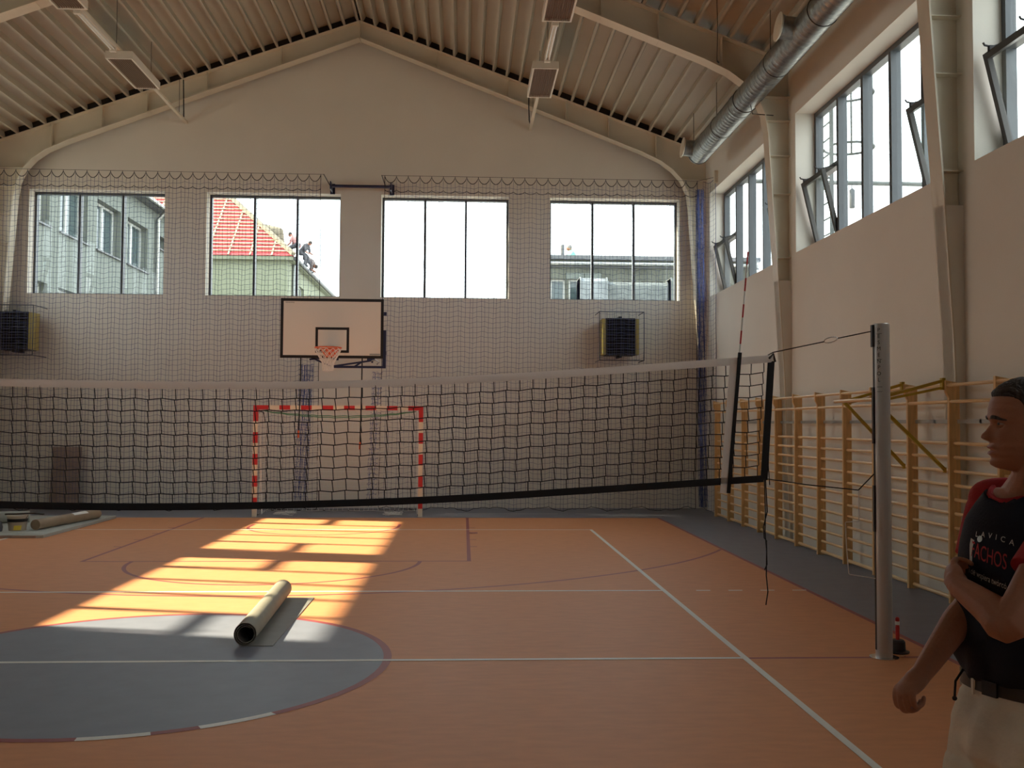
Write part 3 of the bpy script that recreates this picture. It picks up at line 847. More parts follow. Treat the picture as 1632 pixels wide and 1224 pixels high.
# ------------------------------------------------------------------ warm air heaters behind the nets
def heater(x, label):
    t = thing('air_heater', (x, 13.2, 3.55), label, 'heater', 'air heaters on the gable wall')
    z = 3.57; w, h = .31, .385; yf = 12.66
    m = MB(); m.box(x - w, x + w, yf + .03, 13.1, z - h, z + h); m.build('casing', 'black', t, bevel=.01)
    for s in (-1, 1):
        m = MB(); m.box(*sorted((x + s * w, x + s * (w + .07))), yf + .03, 13.05, z - h + .01, z + h - .01); m.build('side_panel', 'heat_side', t, bevel=.006)
    m = MB()
    for i in range(13):
        zz = z - h + .05 + i * .056; m.obox((x, yf + .02, zz), (w - .02, 0, 0), (0, .022, -.018), (0, .003, .004))
    m.build('louvre', 'black', t)
    m = MB(); gx, gz = .46, .50; yg = 12.55
    for s in (-1, 1):
        for q in (-1, 1): m.tube([(x + s * gx, 13.195, z + q * gz), (x + s * gx, yg, z + q * gz)], .010, 6)
        m.tube([(x + s * gx, yg, z - gz), (x + s * gx, yg, z + gz)], .010, 6); m.tube([(x - gx, yg, z + s * gz), (x + gx, yg, z + s * gz)], .010, 6)
    for i in range(1, 6):
        xx = x - gx + 2 * gx * i / 6; m.tube([(xx, yg, z - gz), (xx, yg, z + gz)], .004, 5)
    m.build('guard', 'alu_dark', t, True)
    m = MB()
    for q in (-1, 1): m.box(x - .03, x + .03, 12.75, 13.2, z + q * (h + .02) - .02, z + q * (h + .02) + .02)
    m.build('bracket', 'black', t)
heater(5.57, 'black louvred air heater with ochre sides below the right gable window')
heater(-6.70, 'black louvred air heater at the left edge below the left gable window')
def brown_board():
    m = MB(); m.obox((-5.72, 13.02, .62), (.29, 0, 0), (0, .012, .0), (0, .07, .615))
    tag(m.build('board', 'brown'), 'brown board leaning on the gable wall behind the left curtain net', 'board')
brown_board()

# ------------------------------------------------------------------ ceiling lamps, rails and tubes
def lamp(x, y, label):
    t = thing('ceiling_lamp', (x, y, 7.85), label, 'lamp', 'louvred ceiling lamps')
    w, L = .225, .76; z = 7.85
    m = MB()
    for s in (-1, 1):
        m.box(*sorted((x + s * w, x + s * (w - .03))), y - L, y + L, z, z + .09); m.box(x - w + .03, x + w - .03, *sorted((y + s * L, y + s * (L - .03))), z, z + .09)
    m.box(x - w, x + w, y - L, y + L, z + .09, z + .13); m.build('housing', 'lamp_white', t)
    m = MB(); m.box(x - w + .03, x + w - .03, y - L + .03, y + L - .03, z + .045, z + .06)
    for i in range(11):
        xx = x - w + .055 + i * .034; m.box(xx - .003, xx + .003, y - L + .03, y + L - .03, z + .006, z + .045)
    m.build('louvre', 'lamp_louver', t)
for x, side in ((3.705, 'right'), (-3.49, 'left')):
    for y, w in ((9.93, 'nearest the gable wall'), (6.46, 'second from the gable wall')):
        lamp(x, y, 'white framed louvred lamp %s on the %s ceiling rail' % (w, side))
    t = thing('lamp_rail', (x, 0, 8.0), 'pale metal lamp rail hung under the %s roof slope' % side, 'rail', 'lamp rails')
    m = MB(); m.box(x - .03, x + .03, -13.0, 13.2, 7.985, 8.03); m.build('channel', 'steel_cream', t)
    for i in range(14):
        m = MB(); y = 12.6 - 1.8 * i; m.tube([(x + .02, y, 8.03), (x + .02 - .005, y, deck_z(x))], .005, 5); m.build('hanger', 'cable', t)
    m = MB(); s = 1 if x < 0 else -1
    m.tube([(x + s * .05, 12.75, deck_z(x) - .02), (x + s * .06, 12.75, 8.4), (x + s * .04, 12.85, 8.1), (x, 13.0, 8.02)], .012, 6); m.build('feed_cable', 'cord_black', t, True)
    m = MB(); t = thing('tube_light', (x, 8.15, 7.93), 'bare twin fluorescent light between the lamps of the %s rail' % side, 'lamp', 'bare tube lights')
    m.box(x - .045, x + .045, 7.38, 8.92, 7.93, 7.985); 
    for y in (7.40, 8.90): m.box(x - .05, x + .05, y - .03, y + .03, 7.86, 7.93)
    m.build('batten', 'lamp_white', t)
    for s in (-1, 1):
        m = MB(); m.tube([(x + s * .028, 7.42, 7.895), (x + s * .028, 8.88, 7.895)], .013, 10); m.build('tube', 'tube', t, True)

# ------------------------------------------------------------------ ventilation duct
def duct():
    X, Z, R = 6.80, 6.95, .20
    t = thing('ventilation_duct', (X, 0, Z), 'galvanised spiral ventilation duct running under the roof along the right wall', 'duct')
    m = MB(); prof = []; y = -13.2
    while y < 11.0:
        prof += [(R, y), (R, y + .10), (R + .004, y + .108), (R + .004, y + .117), (R, y + .125)]; y += .125
    prof += [(R, 11.05), (R - .03, 11.10), (.02, 11.11)]
    m.lathe(prof, (X, 0, Z), axis=(0, 1, 0), n=36); m.build('pipe', 'galv', t, True)
    for y in (10.2, 8.2, 3.4, 1.4):
        m = MB(); m.lathe([(R, y - .03), (R + .009, y - .028), (R + .009, y + .028), (R, y + .03)], (X, 0, Z), axis=(0, 1, 0), n=36); m.build('coupling', 'galv', t, True)
    for y in (10.85, 5.18, -.9):
        m = MB(); m.lathe([(.15, -.1), (.15, .30), (.158, .305), (.158, .33)], (X, y, Z + .02), axis=(-1, 0, 0.12), n=28); o = m.build('outlet', 'galv', t, True)
        m = MB(); m.lathe([(.10, .30), (.185, .345), (.19, .36), (.13, .372), (.02, .38)], (X, y, Z + .02), axis=(-1, 0, 0.12), n=28); m.build('outlet_disc', 'steel_cream', o, True)
    for y in (11.0, 9.3, 7.9, 6.3, 4.5, 2.4, .4):
        m = MB(); m.tube([(X - .1, y, Z + .17), (X - .1, y, deck_z(X - .1) + .02)], .006, 5)
        m.tube([(X + (R + .006) * math.cos(2 * PI * i / 24), y, Z + (R + .006) * math.sin(2 * PI * i / 24)) for i in range(24)], .006, 5, closed=True)
        m.build('hanger', 'cable', t, True)
    m = MB(); m.tube([(X - .02, 7.55, Z - .2), (X + .0, 7.52, 6.60), (7.13, 7.52, 6.585)], .008, 6); m.build('stay_rod', 'cable', t, True)
duct()
def hung_wire(x, y, z0, label):
    m = MB(); m.tube([(x, y, deck_z(x)), (x + .01, y, (deck_z(x) + z0) / 2), (x, y, z0)], .006, 5); m.tube([(x, y, z0), (x + .03, y, z0 - .03)], .012, 5)
    tag(m.build('hanging_wire', 'cable'), label, 'wire')
hung_wire(5.95, 6.4, 7.0, 'dark wire hanging from the roof deck left of the duct')

# ------------------------------------------------------------------ wall bars and the yellow pull up frame
YB0, PITCH = 11.34, .913
def wall_bars(k, label, last=False):
    y1 = YB0 - 2 * PITCH * k
    t = thing('wall_bars', (7.28, y1 - PITCH, 0), label, 'wall bars', 'pine wall bars along the right wall')
    ups = [y1, y1 - PITCH] + ([y1 - 2 * PITCH] if last else [])
    for y in ups:
        m = MB(); m.prism([(7.17, y - .02, .0), (7.29, y - .02, .0), (7.29, y - .02, 2.19), (7.15, y - .02, 2.215), (7.15, y - .02, 2.10), (7.18, y - .02, 2.04)], (0, .04, 0)); m.build('upright', 'pine', t, bevel=.004)
    rz = [(2.165, 7.172), (2.00, 7.20)] + [(1.585 - .14 * i, 7.235) for i in range(12)]
    for i in range(2):
        ya, yc = y1 - PITCH * i - .02, y1 - PITCH * (i + 1) + .02
        for z, x in rz:
            m = MB(); m.tube([(x, ya, z), (x, yc, z)], .0175 if z > .1 else .022, 10); m.build('rung', 'pine_y', t, True)
        m = MB(); m.box(7.262, 7.268, yc - .02, ya + .02, 1.785, 1.825)
        m.box(7.262, 7.40, (ya + yc) / 2 - .02, (ya + yc) / 2 + .02, 1.79, 1.82); m.build('wall_strap', 'strap', t)
    return t
BAR_LABELS = ['pine wall bars beside the curtain net, farthest section along the right wall', 'pine wall bars seen behind the hanging net cords, second section from the corner',
              'pine wall bars left of the silver post, third section from the corner', 'pine wall bars partly behind the silver post, fourth section from the corner',
              'pine wall bars between the yellow pull up frame and the man', 'pine wall bars mostly hidden behind the man at the right edge']
for k in range(6): wall_bars(k, BAR_LABELS[k], k == 5)
def pull_up():
    t = thing('pull_up_frame', (7.17, 2.66, 1.3), 'mustard steel pull up frame hooked on the wall bars behind the silver post', 'pull up frame')
    A, Bk = YB0 - 10 * PITCH + .04, YB0 - 9 * PITCH + .04
    for y, xt in ((A, 6.44), (Bk, 6.50)):
        m = MB()
        m.bar((7.16, y, 2.215), (xt, y, 2.02), .03, .035, up=(0, 1, 0)); m.bar((7.16, y, 2.145), (xt + .05, y, 2.005), .025, .02, up=(0, 1, 0))
        m.bar((xt, y, 2.01), (7.16, y, 1.32), .03, .035, up=(0, 1, 0)); m.box(7.145, 7.168, y - .017, y + .017, 1.29, 1.345); m.box(7.13, 7.165, y - .025, y + .025, 2.12, 2.24)
        m.build('bracket', 'yellow', t)
    m = MB(); m.tube([(6.50, Bk + .27, 2.025), (6.44, A - .15, 2.02)], .020, 12); m.build('grip_bar', 'pine_y', t, True)
    m = MB(); m.tube([(6.5015, Bk + .275, 2.0253), (6.50, Bk + .262, 2.025)], .022, 12); m.build('lit_tip', 'white_edge', t, True)  # light on the bar's protruding end, put in as white colour
pull_up()

# ------------------------------------------------------------------ vinyl roll on the centre circle
def vinyl_roll():
    t = thing('vinyl_roll', (.55, 1.7, 0), 'half unrolled grey beige vinyl flooring roll lying on the centre circle', 'roll')
    def spiral(off):
        pts = []; N = 110
        for i in range(N + 1):
            a = -PI / 2 + 2 * PI * 2.6 * i / N; r = .095 - .0135 * (a + PI / 2) / (2 * PI)
            pts.append((.50 - (r - off) * math.cos(a) * -1 if False else .50 - (r - off) * math.cos(a), .097 + (r - off) * math.sin(a)))
        return pts
    outer, inner = spiral(0), spiral(.005)
    m = MB(); ys = (.48, 2.62); n = len(outer) + 1; EDGE = .862
    cx = lambda y: .648 - .045 * (y - .48) - .50
    for y in ys:
        m.v += [(EDGE, y, .002)] + [(x + cx(y), y, z) for x, z in outer] + [(EDGE, y, .007)] + [(x + cx(y), y, z) for x, z in inner]
    for i in range(n - 1):
        m.k = 0; m.face((i, i + 1, 2 * n + i + 1, 2 * n + i))
        m.k = 1; m.face((n + i, 3 * n + i, 3 * n + i + 1, n + i + 1))
        m.k = 0; m.face((i, n + i, n + i + 1, i + 1)); m.face((2 * n + i, 2 * n + i + 1, 3 * n + i + 1, 3 * n + i))
    m.face((0, 2 * n, 3 * n, n)); m.face((n - 1, 2 * n - 1, 4 * n - 1, 3 * n - 1))
    m.build('sheet', ['lino_back', 'lino_grey'], t, True)
vinyl_roll()

# ------------------------------------------------------------------ flooring materials at the left
def left_items():
    m = MB(); m.box(-7.0, -3.955, 7.78, 10.88, .001, .045); m.k = 1; m.box(-6.9, -4.06, 7.765, 7.80, .002, .04)
    m.k = 0; m.prism([(-7.0, 7.9, .045), (-3.955, 7.9, .045), (-3.955, 10.88, .045), (-7.0, 10.88, .045)], (0, 0, .006))
    tag(m.build('vinyl_sheet', ['sheet_grey', 'brown'], bevel=.008), 'pale green grey vinyl sheet stack lying flat at the left edge of the court', 'sheet')
    t = thing('vinyl_roll', (-4.2, 9.4, .05), 'brown vinyl roll with a white label lying on the pale sheet stack', 'roll')
    a, c = Vector((-4.36, 8.45, .133)), Vector((-4.10, 10.35, .133))
    m = MB(); d = (c - a).normalized(); L = (c - a).length
    m.lathe([(.045, 0), (.079, 0), (.081, .01), (.081, L - .01), (.078, L), (.045, L), (.045, L - .3)], a, axis=d, n=32); m.build('roll', 'brown_paper', t, True)
    m = MB(); s = d.cross(Vector((0, 0, 1)))
    R = [[a + d * (1.05 + .45 * i / 4) + (s * math.sin(th) + Vector((0, 0, 1)) * math.cos(th)) * .0825 for th in [(-.45 + .26 * q + .1 * i / 4) for q in range(6)]] for i in range(5)]
    for i in range(4):
        for q in range(5): m.poly([R[i][q], R[i + 1][q], R[i + 1][q + 1], R[i][q + 1]])
    m.build('paper_label', 'white_edge', t)
    m = MB(); m.lathe([(.02, .004), (.043, .004), (.043, .05), (.02, .05)], a - d * .002, axis=d, n=20); m.build('core', 'black', t, True)
    t = thing('bucket', (-4.62, 8.42, .05), 'cream plastic bucket with black label band beside the brown roll', 'bucket')
    m = MB(); m.lathe([(.125, .0), (.15, .21), (.158, .212), (.158, .235), (.145, .24)], (-4.62, 8.42, .051), n=28); m.build('body', 'bucket', t, True)
    m = MB(); m.lathe([(.1445, .135), (.1505, .185)], (-4.62, 8.42, .051), n=28); m.k = 1; m.lathe([(.1455, .15), (.1515, .168)], (-4.62, 8.42, .052), n=28)
    m.build('label_band', ['black', 'black'], t, True)
    m = MB(); m.obox((-4.56, 8.285, .10), (.05, .018, 0), (.001, -.004, 0), (0, .012, .035)); m.build('sticker', 'yellow_label', t)
    m = MB(); m.tube([(-4.62 + .16 * math.cos(q), 8.42 - .17 * math.sin(q) * .4, .285 - .10 * math.sin(q)) for q in [PI * i / 12 for i in range(13)]], .005, 6); m.build('handle', 'cable', t, True)
    t = thing('strap', (-4.62, 8.45, .29), 'brown leather strap lying over the bucket top', 'strap')
    m = MB(); m.rings([[(x, 8.38, z), (x, 8.44, z), (x, 8.44, z + .022), (x, 8.38, z + .022)] for x, z in ((-4.80, .29), (-4.66, .293), (-4.52, .30), (-4.40, .305), (-4.29, .30), (-4.22, .29))]); m.build('band', 'belt', t)
    t = thing('tool_bag', (-4.95, 8.25, .05), 'dark grey crumpled tool bag left of the bucket', 'bag')
    m = MB(); R = []
    for z, k in ((.0, .95), (.06, 1.0), (.13, .9), (.18, .6), (.195, .25)):
        R.append([(-4.98 + .22 * k * math.cos(2 * PI * i / 20) * (1 + .1 * math.sin(3 * i)), 8.22 + .15 * k * math.sin(2 * PI * i / 20) * (1 + .12 * math.cos(2 * i + z * 9)), .052 + z * (1 + .12 * math.sin(i * 1.7))) for i in range(20)])
    m.rings(R); m.build('sack', 'grey_cloth', t, True)
    m = MB(); m.tube([(-5.12, 8.16, .2), (-5.06, 8.13, .29), (-4.95, 8.13, .30), (-4.87, 8.16, .2)], .012, 6); m.build('handle', 'belt', t, True)
    m = MB(); m.lathe([(.03, 0), (.095, 0), (.095, 1.0), (.03, 1.0)], (-5.9, 9.3, .148), axis=(1, .35, 0), n=24)
    tag(m.build('vinyl_offcut', 'sheet_grey', None, True), 'pale grey vinyl offcut roll behind the bucket at the left edge', 'roll')
left_items()
# ------------------------------------------------------------------ outside: house A at the left, its wall runs away along y
def facade_window(parent, axis, w, out, u0, u1, z0, z1, depth=.22, leaves=2, name='window'):
    """framed window set back in a facade; axis 0: wall at x=w, axis 1: wall at y=w"""
    def B(m, ua, ub, wa, wb, za, zb):
        wa, wb = sorted((wa, wb))
        m.box(wa, wb, ua, ub, za, zb) if axis == 0 else m.box(ua, ub, wa, wb, za, zb)
    a = w - out * depth
    m = MB(); f = .07
    B(m, u0, u0 + f, a, a + out * .06, z0, z1); B(m, u1 - f, u1, a, a + out * .06, z0, z1)
    B(m, u0 + f, u1 - f, a, a + out * .06, z0, z0 + f); B(m, u0 + f, u1 - f, a, a + out * .06, z1 - f, z1)
    for i in range(1, leaves):
        u = u0 + (u1 - u0) * i / leaves; B(m, u - .06, u + .06, a, a + out * .065, z0 + f, z1 - f)
    fr = m.build(name, 'pvc', parent)
    m = MB(); B(m, u0 + f, u1 - f, a - out * .01, a + out * .02, z0 + f, z1 - f); m.build('pane', 'dark_glass', fr)
    m = MB(); B(m, u0 - .06, u1 + .06, a, w + out * .07, z0 - .05, z0); m.build('sill', 'zinc_dark', fr)
def holed_facade(m, axis, w, back, u0, u1, z0, z1, holes):
    def P(a, u, z): return (a, u, z) if axis == 0 else (u, a, z)
    us = sorted({u0, u1, *[h[0] for h in holes], *[h[1] for h in holes]}); zs = sorted({z0, z1, *[h[2] for h in holes], *[h[3] for h in holes]})
    for i in range(len(us) - 1):
        for j in range(len(zs) - 1):
            cu, cz = (us[i] + us[i + 1]) / 2, (zs[j] + zs[j + 1]) / 2
            ww = back if any(h[0] < cu < h[1] and h[2] < cz < h[3] for h in holes) else w
            m.poly([P(ww, us[i], zs[j]), P(ww, us[i + 1], zs[j]), P(ww, us[i + 1], zs[j + 1]), P(ww, us[i], zs[j + 1])])
    for h in holes:
        for (ua, za), (ub, zb) in (((h[0], h[2]), (h[1], h[2])), ((h[1], h[2]), (h[1], h[3])), ((h[1], h[3]), (h[0], h[3])), ((h[0], h[3]), (h[0], h[2]))):
            m.poly([P(w, ua, za), P(w, ub, zb), P(back, ub, zb), P(back, ua, za)])
def house_a():
    X = -9.0
    t = thing('house', (X - 5, 24, 0), 'grey green plastered house with white windows beyond the leftmost gable window', 'house')
    wins = [(17.75, 19.8, 7.08, 8.65), (20.5, 22.5, 7.08, 8.65), (23.25, 25.35, 7.08, 8.65), (26.0, 28.1, 7.08, 8.65), (29.15, 30.3, 8.2, 8.68), (17.75, 19.8, 3.9, 5.5), (20.5, 22.5, 3.9, 5.5), (23.25, 25.35, 3.9, 5.5)]
    m = MB(); holed_facade(m, 0, X, X - .4, 16.0, 33.0, -.26, 9.45, wins)
    m.poly([(X, 16, -.26), (X - 10, 16, -.26), (X - 10, 16, 9.45), (X, 16, 9.45)]); m.poly([(X, 33, -.26), (X - 10, 33, -.26), (X - 10, 33, 9.45), (X, 33, 9.45)])
    m.poly([(X - 10, 16, -.26), (X - 10, 33, -.26), (X - 10, 33, 9.45), (X - 10, 16, 9.45)])
    m.build('wall', 'plaster_a', t)
    for a, c, z0, z1 in wins: facade_window(t, 0, X, 1, a, c, z0, z1, .30, 2 if c - a > 1.5 else 1)
    m = MB(); m.prism([(X + .35, 15.8, 9.45), (X + .35, 15.8, 9.58), (X - 5, 15.8, 11.2), (X - 10.3, 15.8, 9.58), (X - 10.3, 15.8, 9.45)], (0, 17.4, 0)); m.build('roof', 'zinc_dark', t)
    m = MB(); m.tube([(X + .42, 15.8, 9.52), (X + .42, 33.2, 9.52)], .07, 8); m.build('gutter', 'galv', t, True)
    m = MB(); m.tube([(X + .42, 28.9, 9.5), (X + .1, 28.9, 9.15), (X + .1, 28.9, -.2)], .075, 10); m.build('downpipe', 'galv', t, True)
    m = MB(); m.tube([(X - .6, 29.3, 9.8), (X - .6, 29.3, 10.5)], .13, 10); m.lathe([(.2, 0), (.05, .12)], (X - .6, 29.3, 10.52), n=10); m.build('chimney', 'brown', t, True)
house_a()
def house_b():
    X, Y, Z = -5.80, 38.0, 9.40
    X2, Y2 = -17.0, 66.0
    t = thing('house', (-11, 50, 0), 'pale lime house with a half finished red hipped roof behind the second gable window', 'house')
    wins = [(Y + 3.2, Y + 4.6, 6.9, 8.5), (Y + 6.4, Y + 7.8, 6.9, 8.5), (Y + 9.6, Y + 11, 6.9, 8.5), (Y + 12.8, Y + 14.2, 6.9, 8.5)]
    m = MB(); holed_facade(m, 0, X, X - .3, Y, Y2, -.26, Z, wins)
    m.poly([(X, Y, -.26), (X2, Y, -.26), (X2, Y, Z), (X, Y, Z)]); m.poly([(X2, Y, -.26), (X2, Y2, -.26), (X2, Y2, Z), (X2, Y, Z)]); m.poly([(X, Y2, -.26), (X2, Y2, -.26), (X2, Y2, Z), (X, Y2, Z)])
    m.build('wall', 'plaster_b', t)
    for w in wins: facade_window(t, 0, X, 1, *w, .2, 2)
    m = MB(); m.box(X2 - .25, X + .25, Y - .25, Y + .05, Z - .18, Z - .02); m.box(X - .05, X + .25, Y, Y2, Z - .18, Z - .02); m.build('eaves', 'plaster_b', t)
    k = .92; hw = (X - X2) / 2; H = hw * k; xm = (X + X2) / 2
    A, Bq, Cq, D = (X2 - .3, Y - .3, Z), (X + .3, Y - .3, Z), (X + .3, Y2, Z), (X2 - .3, Y2, Z)
    R1, R2 = (xm, Y + hw, Z + H + .25), (xm, Y2 - hw, Z + H + .25)
    m = MB(); m.poly([A, Bq, R1]); m.poly([D, A, R1, R2]); m.k = 1; m.poly([Bq, Cq, R2, R1]); m.k = 0; m.poly([Cq, D, R2]); m.poly([A, Bq, Cq, D])
    rf = m.build('roof', ['red_roof', 'zinc_dark'], t)
    n = Vector((0, -k, 1)).normalized()
    m = MB(); A_, B_, R_ = Vector(A), Vector(Bq), Vector(R1)
    for i in range(1, 26):
        f = i / 26; p, q = A_.lerp(R_, f), B_.lerp(R_, f); m.bar(p + n * .05, q + n * .05, .06, .05, up=n)
    m.build('batten', 'batten', rf)
    m = MB()
    for i in range(1, 12):
        x = A_.x + (B_.x - A_.x) * i / 12; f = 1 - abs(x - xm) / (hw + .3)
        m.bar((x, A_.y, Z) + n * .02 if False else Vector((x, A_.y, Z)) + n * .02, Vector((x, A_.y + (R_.y - A_.y) * f, Z + (R_.z - Z) * f)) + n * .02, .07, .04, up=n)
    m.build('counter_batten', 'batten', rf)
    m = MB(); m.bar(B_ + Vector((0, 0, .08)), R_ + Vector((0, 0, .08)), .22, .14); m.build('hip_board', 'insul', rf)
    m = MB(); m.tube([(X + .1, Y + 1.2, Z - .2), (X + .1, Y + 1.2, -.2)], .11, 10); m.build('downpipe', 'galv', t, True)
    m = MB(); m.tube([(X + .34, Y, Z - .06), (X + .34, Y2, Z - .06)], .08, 8); m.build('gutter', 'zinc_dark', t, True)
house_b()
def bale():
    m = MB(); c = Vector((-6.95, 40.2, 10.86))
    R = []
    for i, (dx, s) in enumerate(((-1.0, .8), (-.8, 1.0), (0, 1.05), (.55, 1.0), (.75, .7))):
        R.append([c + Vector((dx * .62 + .10 * math.sin(q * 2 + i), .5 * s * math.cos(q), .40 * s * math.sin(q) - .22 * dx * .6)) for q in [2 * PI * j / 14 for j in range(14)]])
    m.rings(R)
    tag(m.build('material_bale', 'insul', None, True), 'tan bale of material lying on the hip of the red roof', 'bale')
bale()
def house_c():
    X0, X1, Y, Z = 4.3, 12.95, 27.6, 7.70
    t = thing('house', (8.6, 31, 0), 'weathered grey flat roofed house low behind the rightmost gable window', 'house')
    wins = [(5.42, 5.95, 5.2, 6.98), (6.08, 6.62, 5.3, 6.98), (8.02, 8.5, 5.6, 6.93), (8.72, 9.5, 5.6, 6.93), (10.9, 12.0, 5.4, 6.9)]
    m = MB(); holed_facade(m, 1, Y, Y + .3, X0, X1, -.26, Z, wins)
    for x in (X0, X1): m.poly([(x, Y, -.26), (x, Y + 9, -.26), (x, Y + 9, Z), (x, Y, Z)])
    m.poly([(X0, Y, Z), (X1, Y, Z), (X1, Y + 9, Z), (X0, Y + 9, Z)]); m.poly([(X0, Y + 9, -.26), (X1, Y + 9, -.26), (X1, Y + 9, Z), (X0, Y + 9, Z)])
    m.build('wall', 'plaster_c', t)
    for w in wins: facade_window(t, 1, Y, -1, *w, .2, 1)
    m = MB(); m.box(X0 - .1, X1 + .1, Y - .12, Y + .15, Z - .02, Z + .13); m.box(X0 - .05, X1 + .05, Y - .06, Y, Z - .30, Z - .24); m.build('parapet', 'zinc_dark', t)
    m = MB(); m.tube([(X0, Y - .16, Z - .18), (X1, Y - .16, Z - .18)], .07, 8); m.build('gutter', 'galv', t, True)
    m = MB(); m.tube([(5.89, Y + .4, Z), (5.89, Y + .4, Z + .58)], .065, 10); m.build('vent_pipe', 'zinc_dark', t, True)
    m = MB(); m.box(5.98, 6.66, Y - .03, Y, 6.98, 7.2); m.box(6.64, 7.25, Y - .03, Y, 5.2, 7.2); m.build('light_panel', 'plaster_a', t)
house_c()
def outdoor_duct(x0, x1, z0, z1, y0, y1, label, m_):
    m = MB(); r = .12
    pr = [(y0, z0), (y1, z0), (y1, z1 - r), (y1 - r, z1), (y0 + r, z1), (y0, z1 - r)]
    m.prism([(x0, y, z) for y, z in pr], (x1 - x0, 0, 0))
    for x in (x0 + .02, x1 - .02): m.prism([(x - .02, y + (.03 if y > (y0 + y1) / 2 else -.03), z + (.03 if z > z0 else 0)) for y, z in pr], (.04, 0, 0))
    for x in (x0 + .15, x1 - .15): m.box(x - .05, x + .05, (y0 + y1) / 2 - .05, (y0 + y1) / 2 + .05, -.26, z0)
    tag(m.build('roof_duct', m_), label, 'duct')
outdoor_duct(6.30, 7.26, 6.05, 6.80, 26.0, 27.0, 'bright zinc duct box outside before the grey house', 'zinc_mid')
outdoor_duct(7.30, 9.40, 6.0, 6.70, 26.2, 26.9, 'long dull zinc duct section outside before the grey house', 'galv_dull')
outdoor_duct(9.46, 10.1, 6.0, 6.82, 26.0, 27.0, 'short zinc duct box at the right of the duct row outside', 'galv_dull')

def cage_ladder():
    t = thing('roof_ladder', (8.02, 7.66, 3.0), 'galvanised roof ladder with safety cage outside the right wall window', 'ladder')
    X = 8.02
    for y in (7.45, 7.87):
        m = MB(); m.box(X - .03, X + .03, y - .012, y + .012, 2.6, 9.6); m.build('rail', 'galv_dull', t)
    m = MB()
    for i in range(27): m.tube([(X, 7.45, 2.75 + .25 * i), (X, 7.87, 2.75 + .25 * i)], .014, 6)
    for z in (3.0, 5.6, 8.2):
        for y in (7.45, 7.87): m.box(7.78, X, y - .01, y + .01, z - .02, z + .02)
    m.build('rung', 'galv_dull', t, True)
    m = MB(); hoop = lambda z: [(X + .34 - .38 * math.cos(a), 7.66 + .36 * math.sin(a), z) for a in [-2.2 + PI + 4.4 * i / 20 - PI + PI for i in range(21)]]
    hp = lambda z: [(X + .36 + .38 * math.cos(a), 7.66 + .36 * math.sin(a), z) for a in [-2.75 + 5.5 * i / 24 for i in range(25)]]
    for z in (6.13, 7.0, 7.9, 8.8): m.tube(hp(z), .019, 6)
    for a in (0, 1.1, -1.1): m.tube([(X + .36 + .38 * math.cos(a), 7.66 + .36 * math.sin(a), 6.13), (X + .36 + .38 * math.cos(a), 7.66 + .36 * math.sin(a), 9.4)], .016, 6)
    m.build('safety_cage', 'galv_dull', t, True)
cage_ladder()
def outdoor_light():
    t = thing('yard_light', (13, 16, 0), 'horizontal pole with a hanging cylinder light seen through the right wall window', 'lamp')
    m = MB(); m.tube([(8.1, 16, 7.70), (18.5, 16, 7.70)], .055, 8); m.build('cross_pole', 'galv_dull', t, True)
    for x in (8.1, 18.5):
        m = MB(); m.tube([(x, 16, -.2), (x, 16, 7.74)], .06, 8); m.build('mast', 'galv', t, True)
    m = MB(); m.tube([(11.80, 16, 7.68), (11.80, 16, 7.54)], .012, 6); m.lathe([(.06, 0), (.07, .02), (.07, .44), (.03, .48)], (11.80, 16, 7.08), n=14); m.build('hanging_lamp', 'alu_dark', t, True)
outdoor_light()
# ------------------------------------------------------------------ people
def remeshed(mb, voxel, smooth=4, factor=.5):
    me = mb.mesh('work', 'skin')
    o = bpy.data.objects.new('work', me); COL.objects.link(o)
    r = o.modifiers.new('remesh', 'REMESH'); r.mode = 'VOXEL'; r.voxel_size = voxel; r.use_smooth_shade = True
    s = o.modifiers.new('smooth', 'SMOOTH'); s.factor = factor; s.iterations = smooth
    dg = bpy.context.evaluated_depsgraph_get()
    out = bpy.data.meshes.new_from_object(o.evaluated_get(dg))
    bpy.data.objects.remove(o); bpy.data.meshes.remove(me)
    return out
def link_mesh(name, me, m, parent):
    me.name = name; me.materials.clear(); me.materials.append(M[m])
    me.polygons.foreach_set('use_smooth', [True] * len(me.polygons))
    o = bpy.data.objects.new(name, me); COL.objects.link(o)
    o.parent = parent; o.location = -parent.location if parent.parent is None else -(parent.location + parent.parent.location)
    return o
def ball(mb, c, r, n=12, axes=None):
    """ellipsoid; axes = three half-axis vectors or None for a sphere"""
    c = Vector(c)
    ax = axes or (Vector((r, 0, 0)), Vector((0, r, 0)), Vector((0, 0, r)))
    rr = []
    for i in range(1, n):
        p = PI * i / n
        rr.append([c + ax[0] * math.sin(p) * math.cos(2 * PI * j / (2 * n)) + ax[1] * math.sin(p) * math.sin(2 * PI * j / (2 * n)) - ax[2] * math.cos(p) for j in range(2 * n)])
    mb.rings(rr)
def limb(mb, pts, rad, n=18, sub=5):
    """tapered limb, rounded at both ends, through smooth in-between points"""
    P = [Vector(p) for p in pts]; out, ro = [], []
    for i in range(len(P) - 1):
        a, b = P[i], P[i + 1]; pa, pb = P[max(i - 1, 0)], P[min(i + 2, len(P) - 1)]
        for k in range(sub):
            t = k / sub
            out.append(0.5 * (2 * a + (b - pa) * t + (2 * pa - 5 * a + 4 * b - pb) * t * t + (3 * a - pa - 3 * b + pb) * t ** 3)); ro.append(rad[i] + (rad[i + 1] - rad[i]) * t)
    out.append(P[-1]); ro.append(rad[-1])
    mb.tube(out, ro, n); ball(mb, P[0], rad[0] * .99); ball(mb, P[-1], rad[-1] * .99)

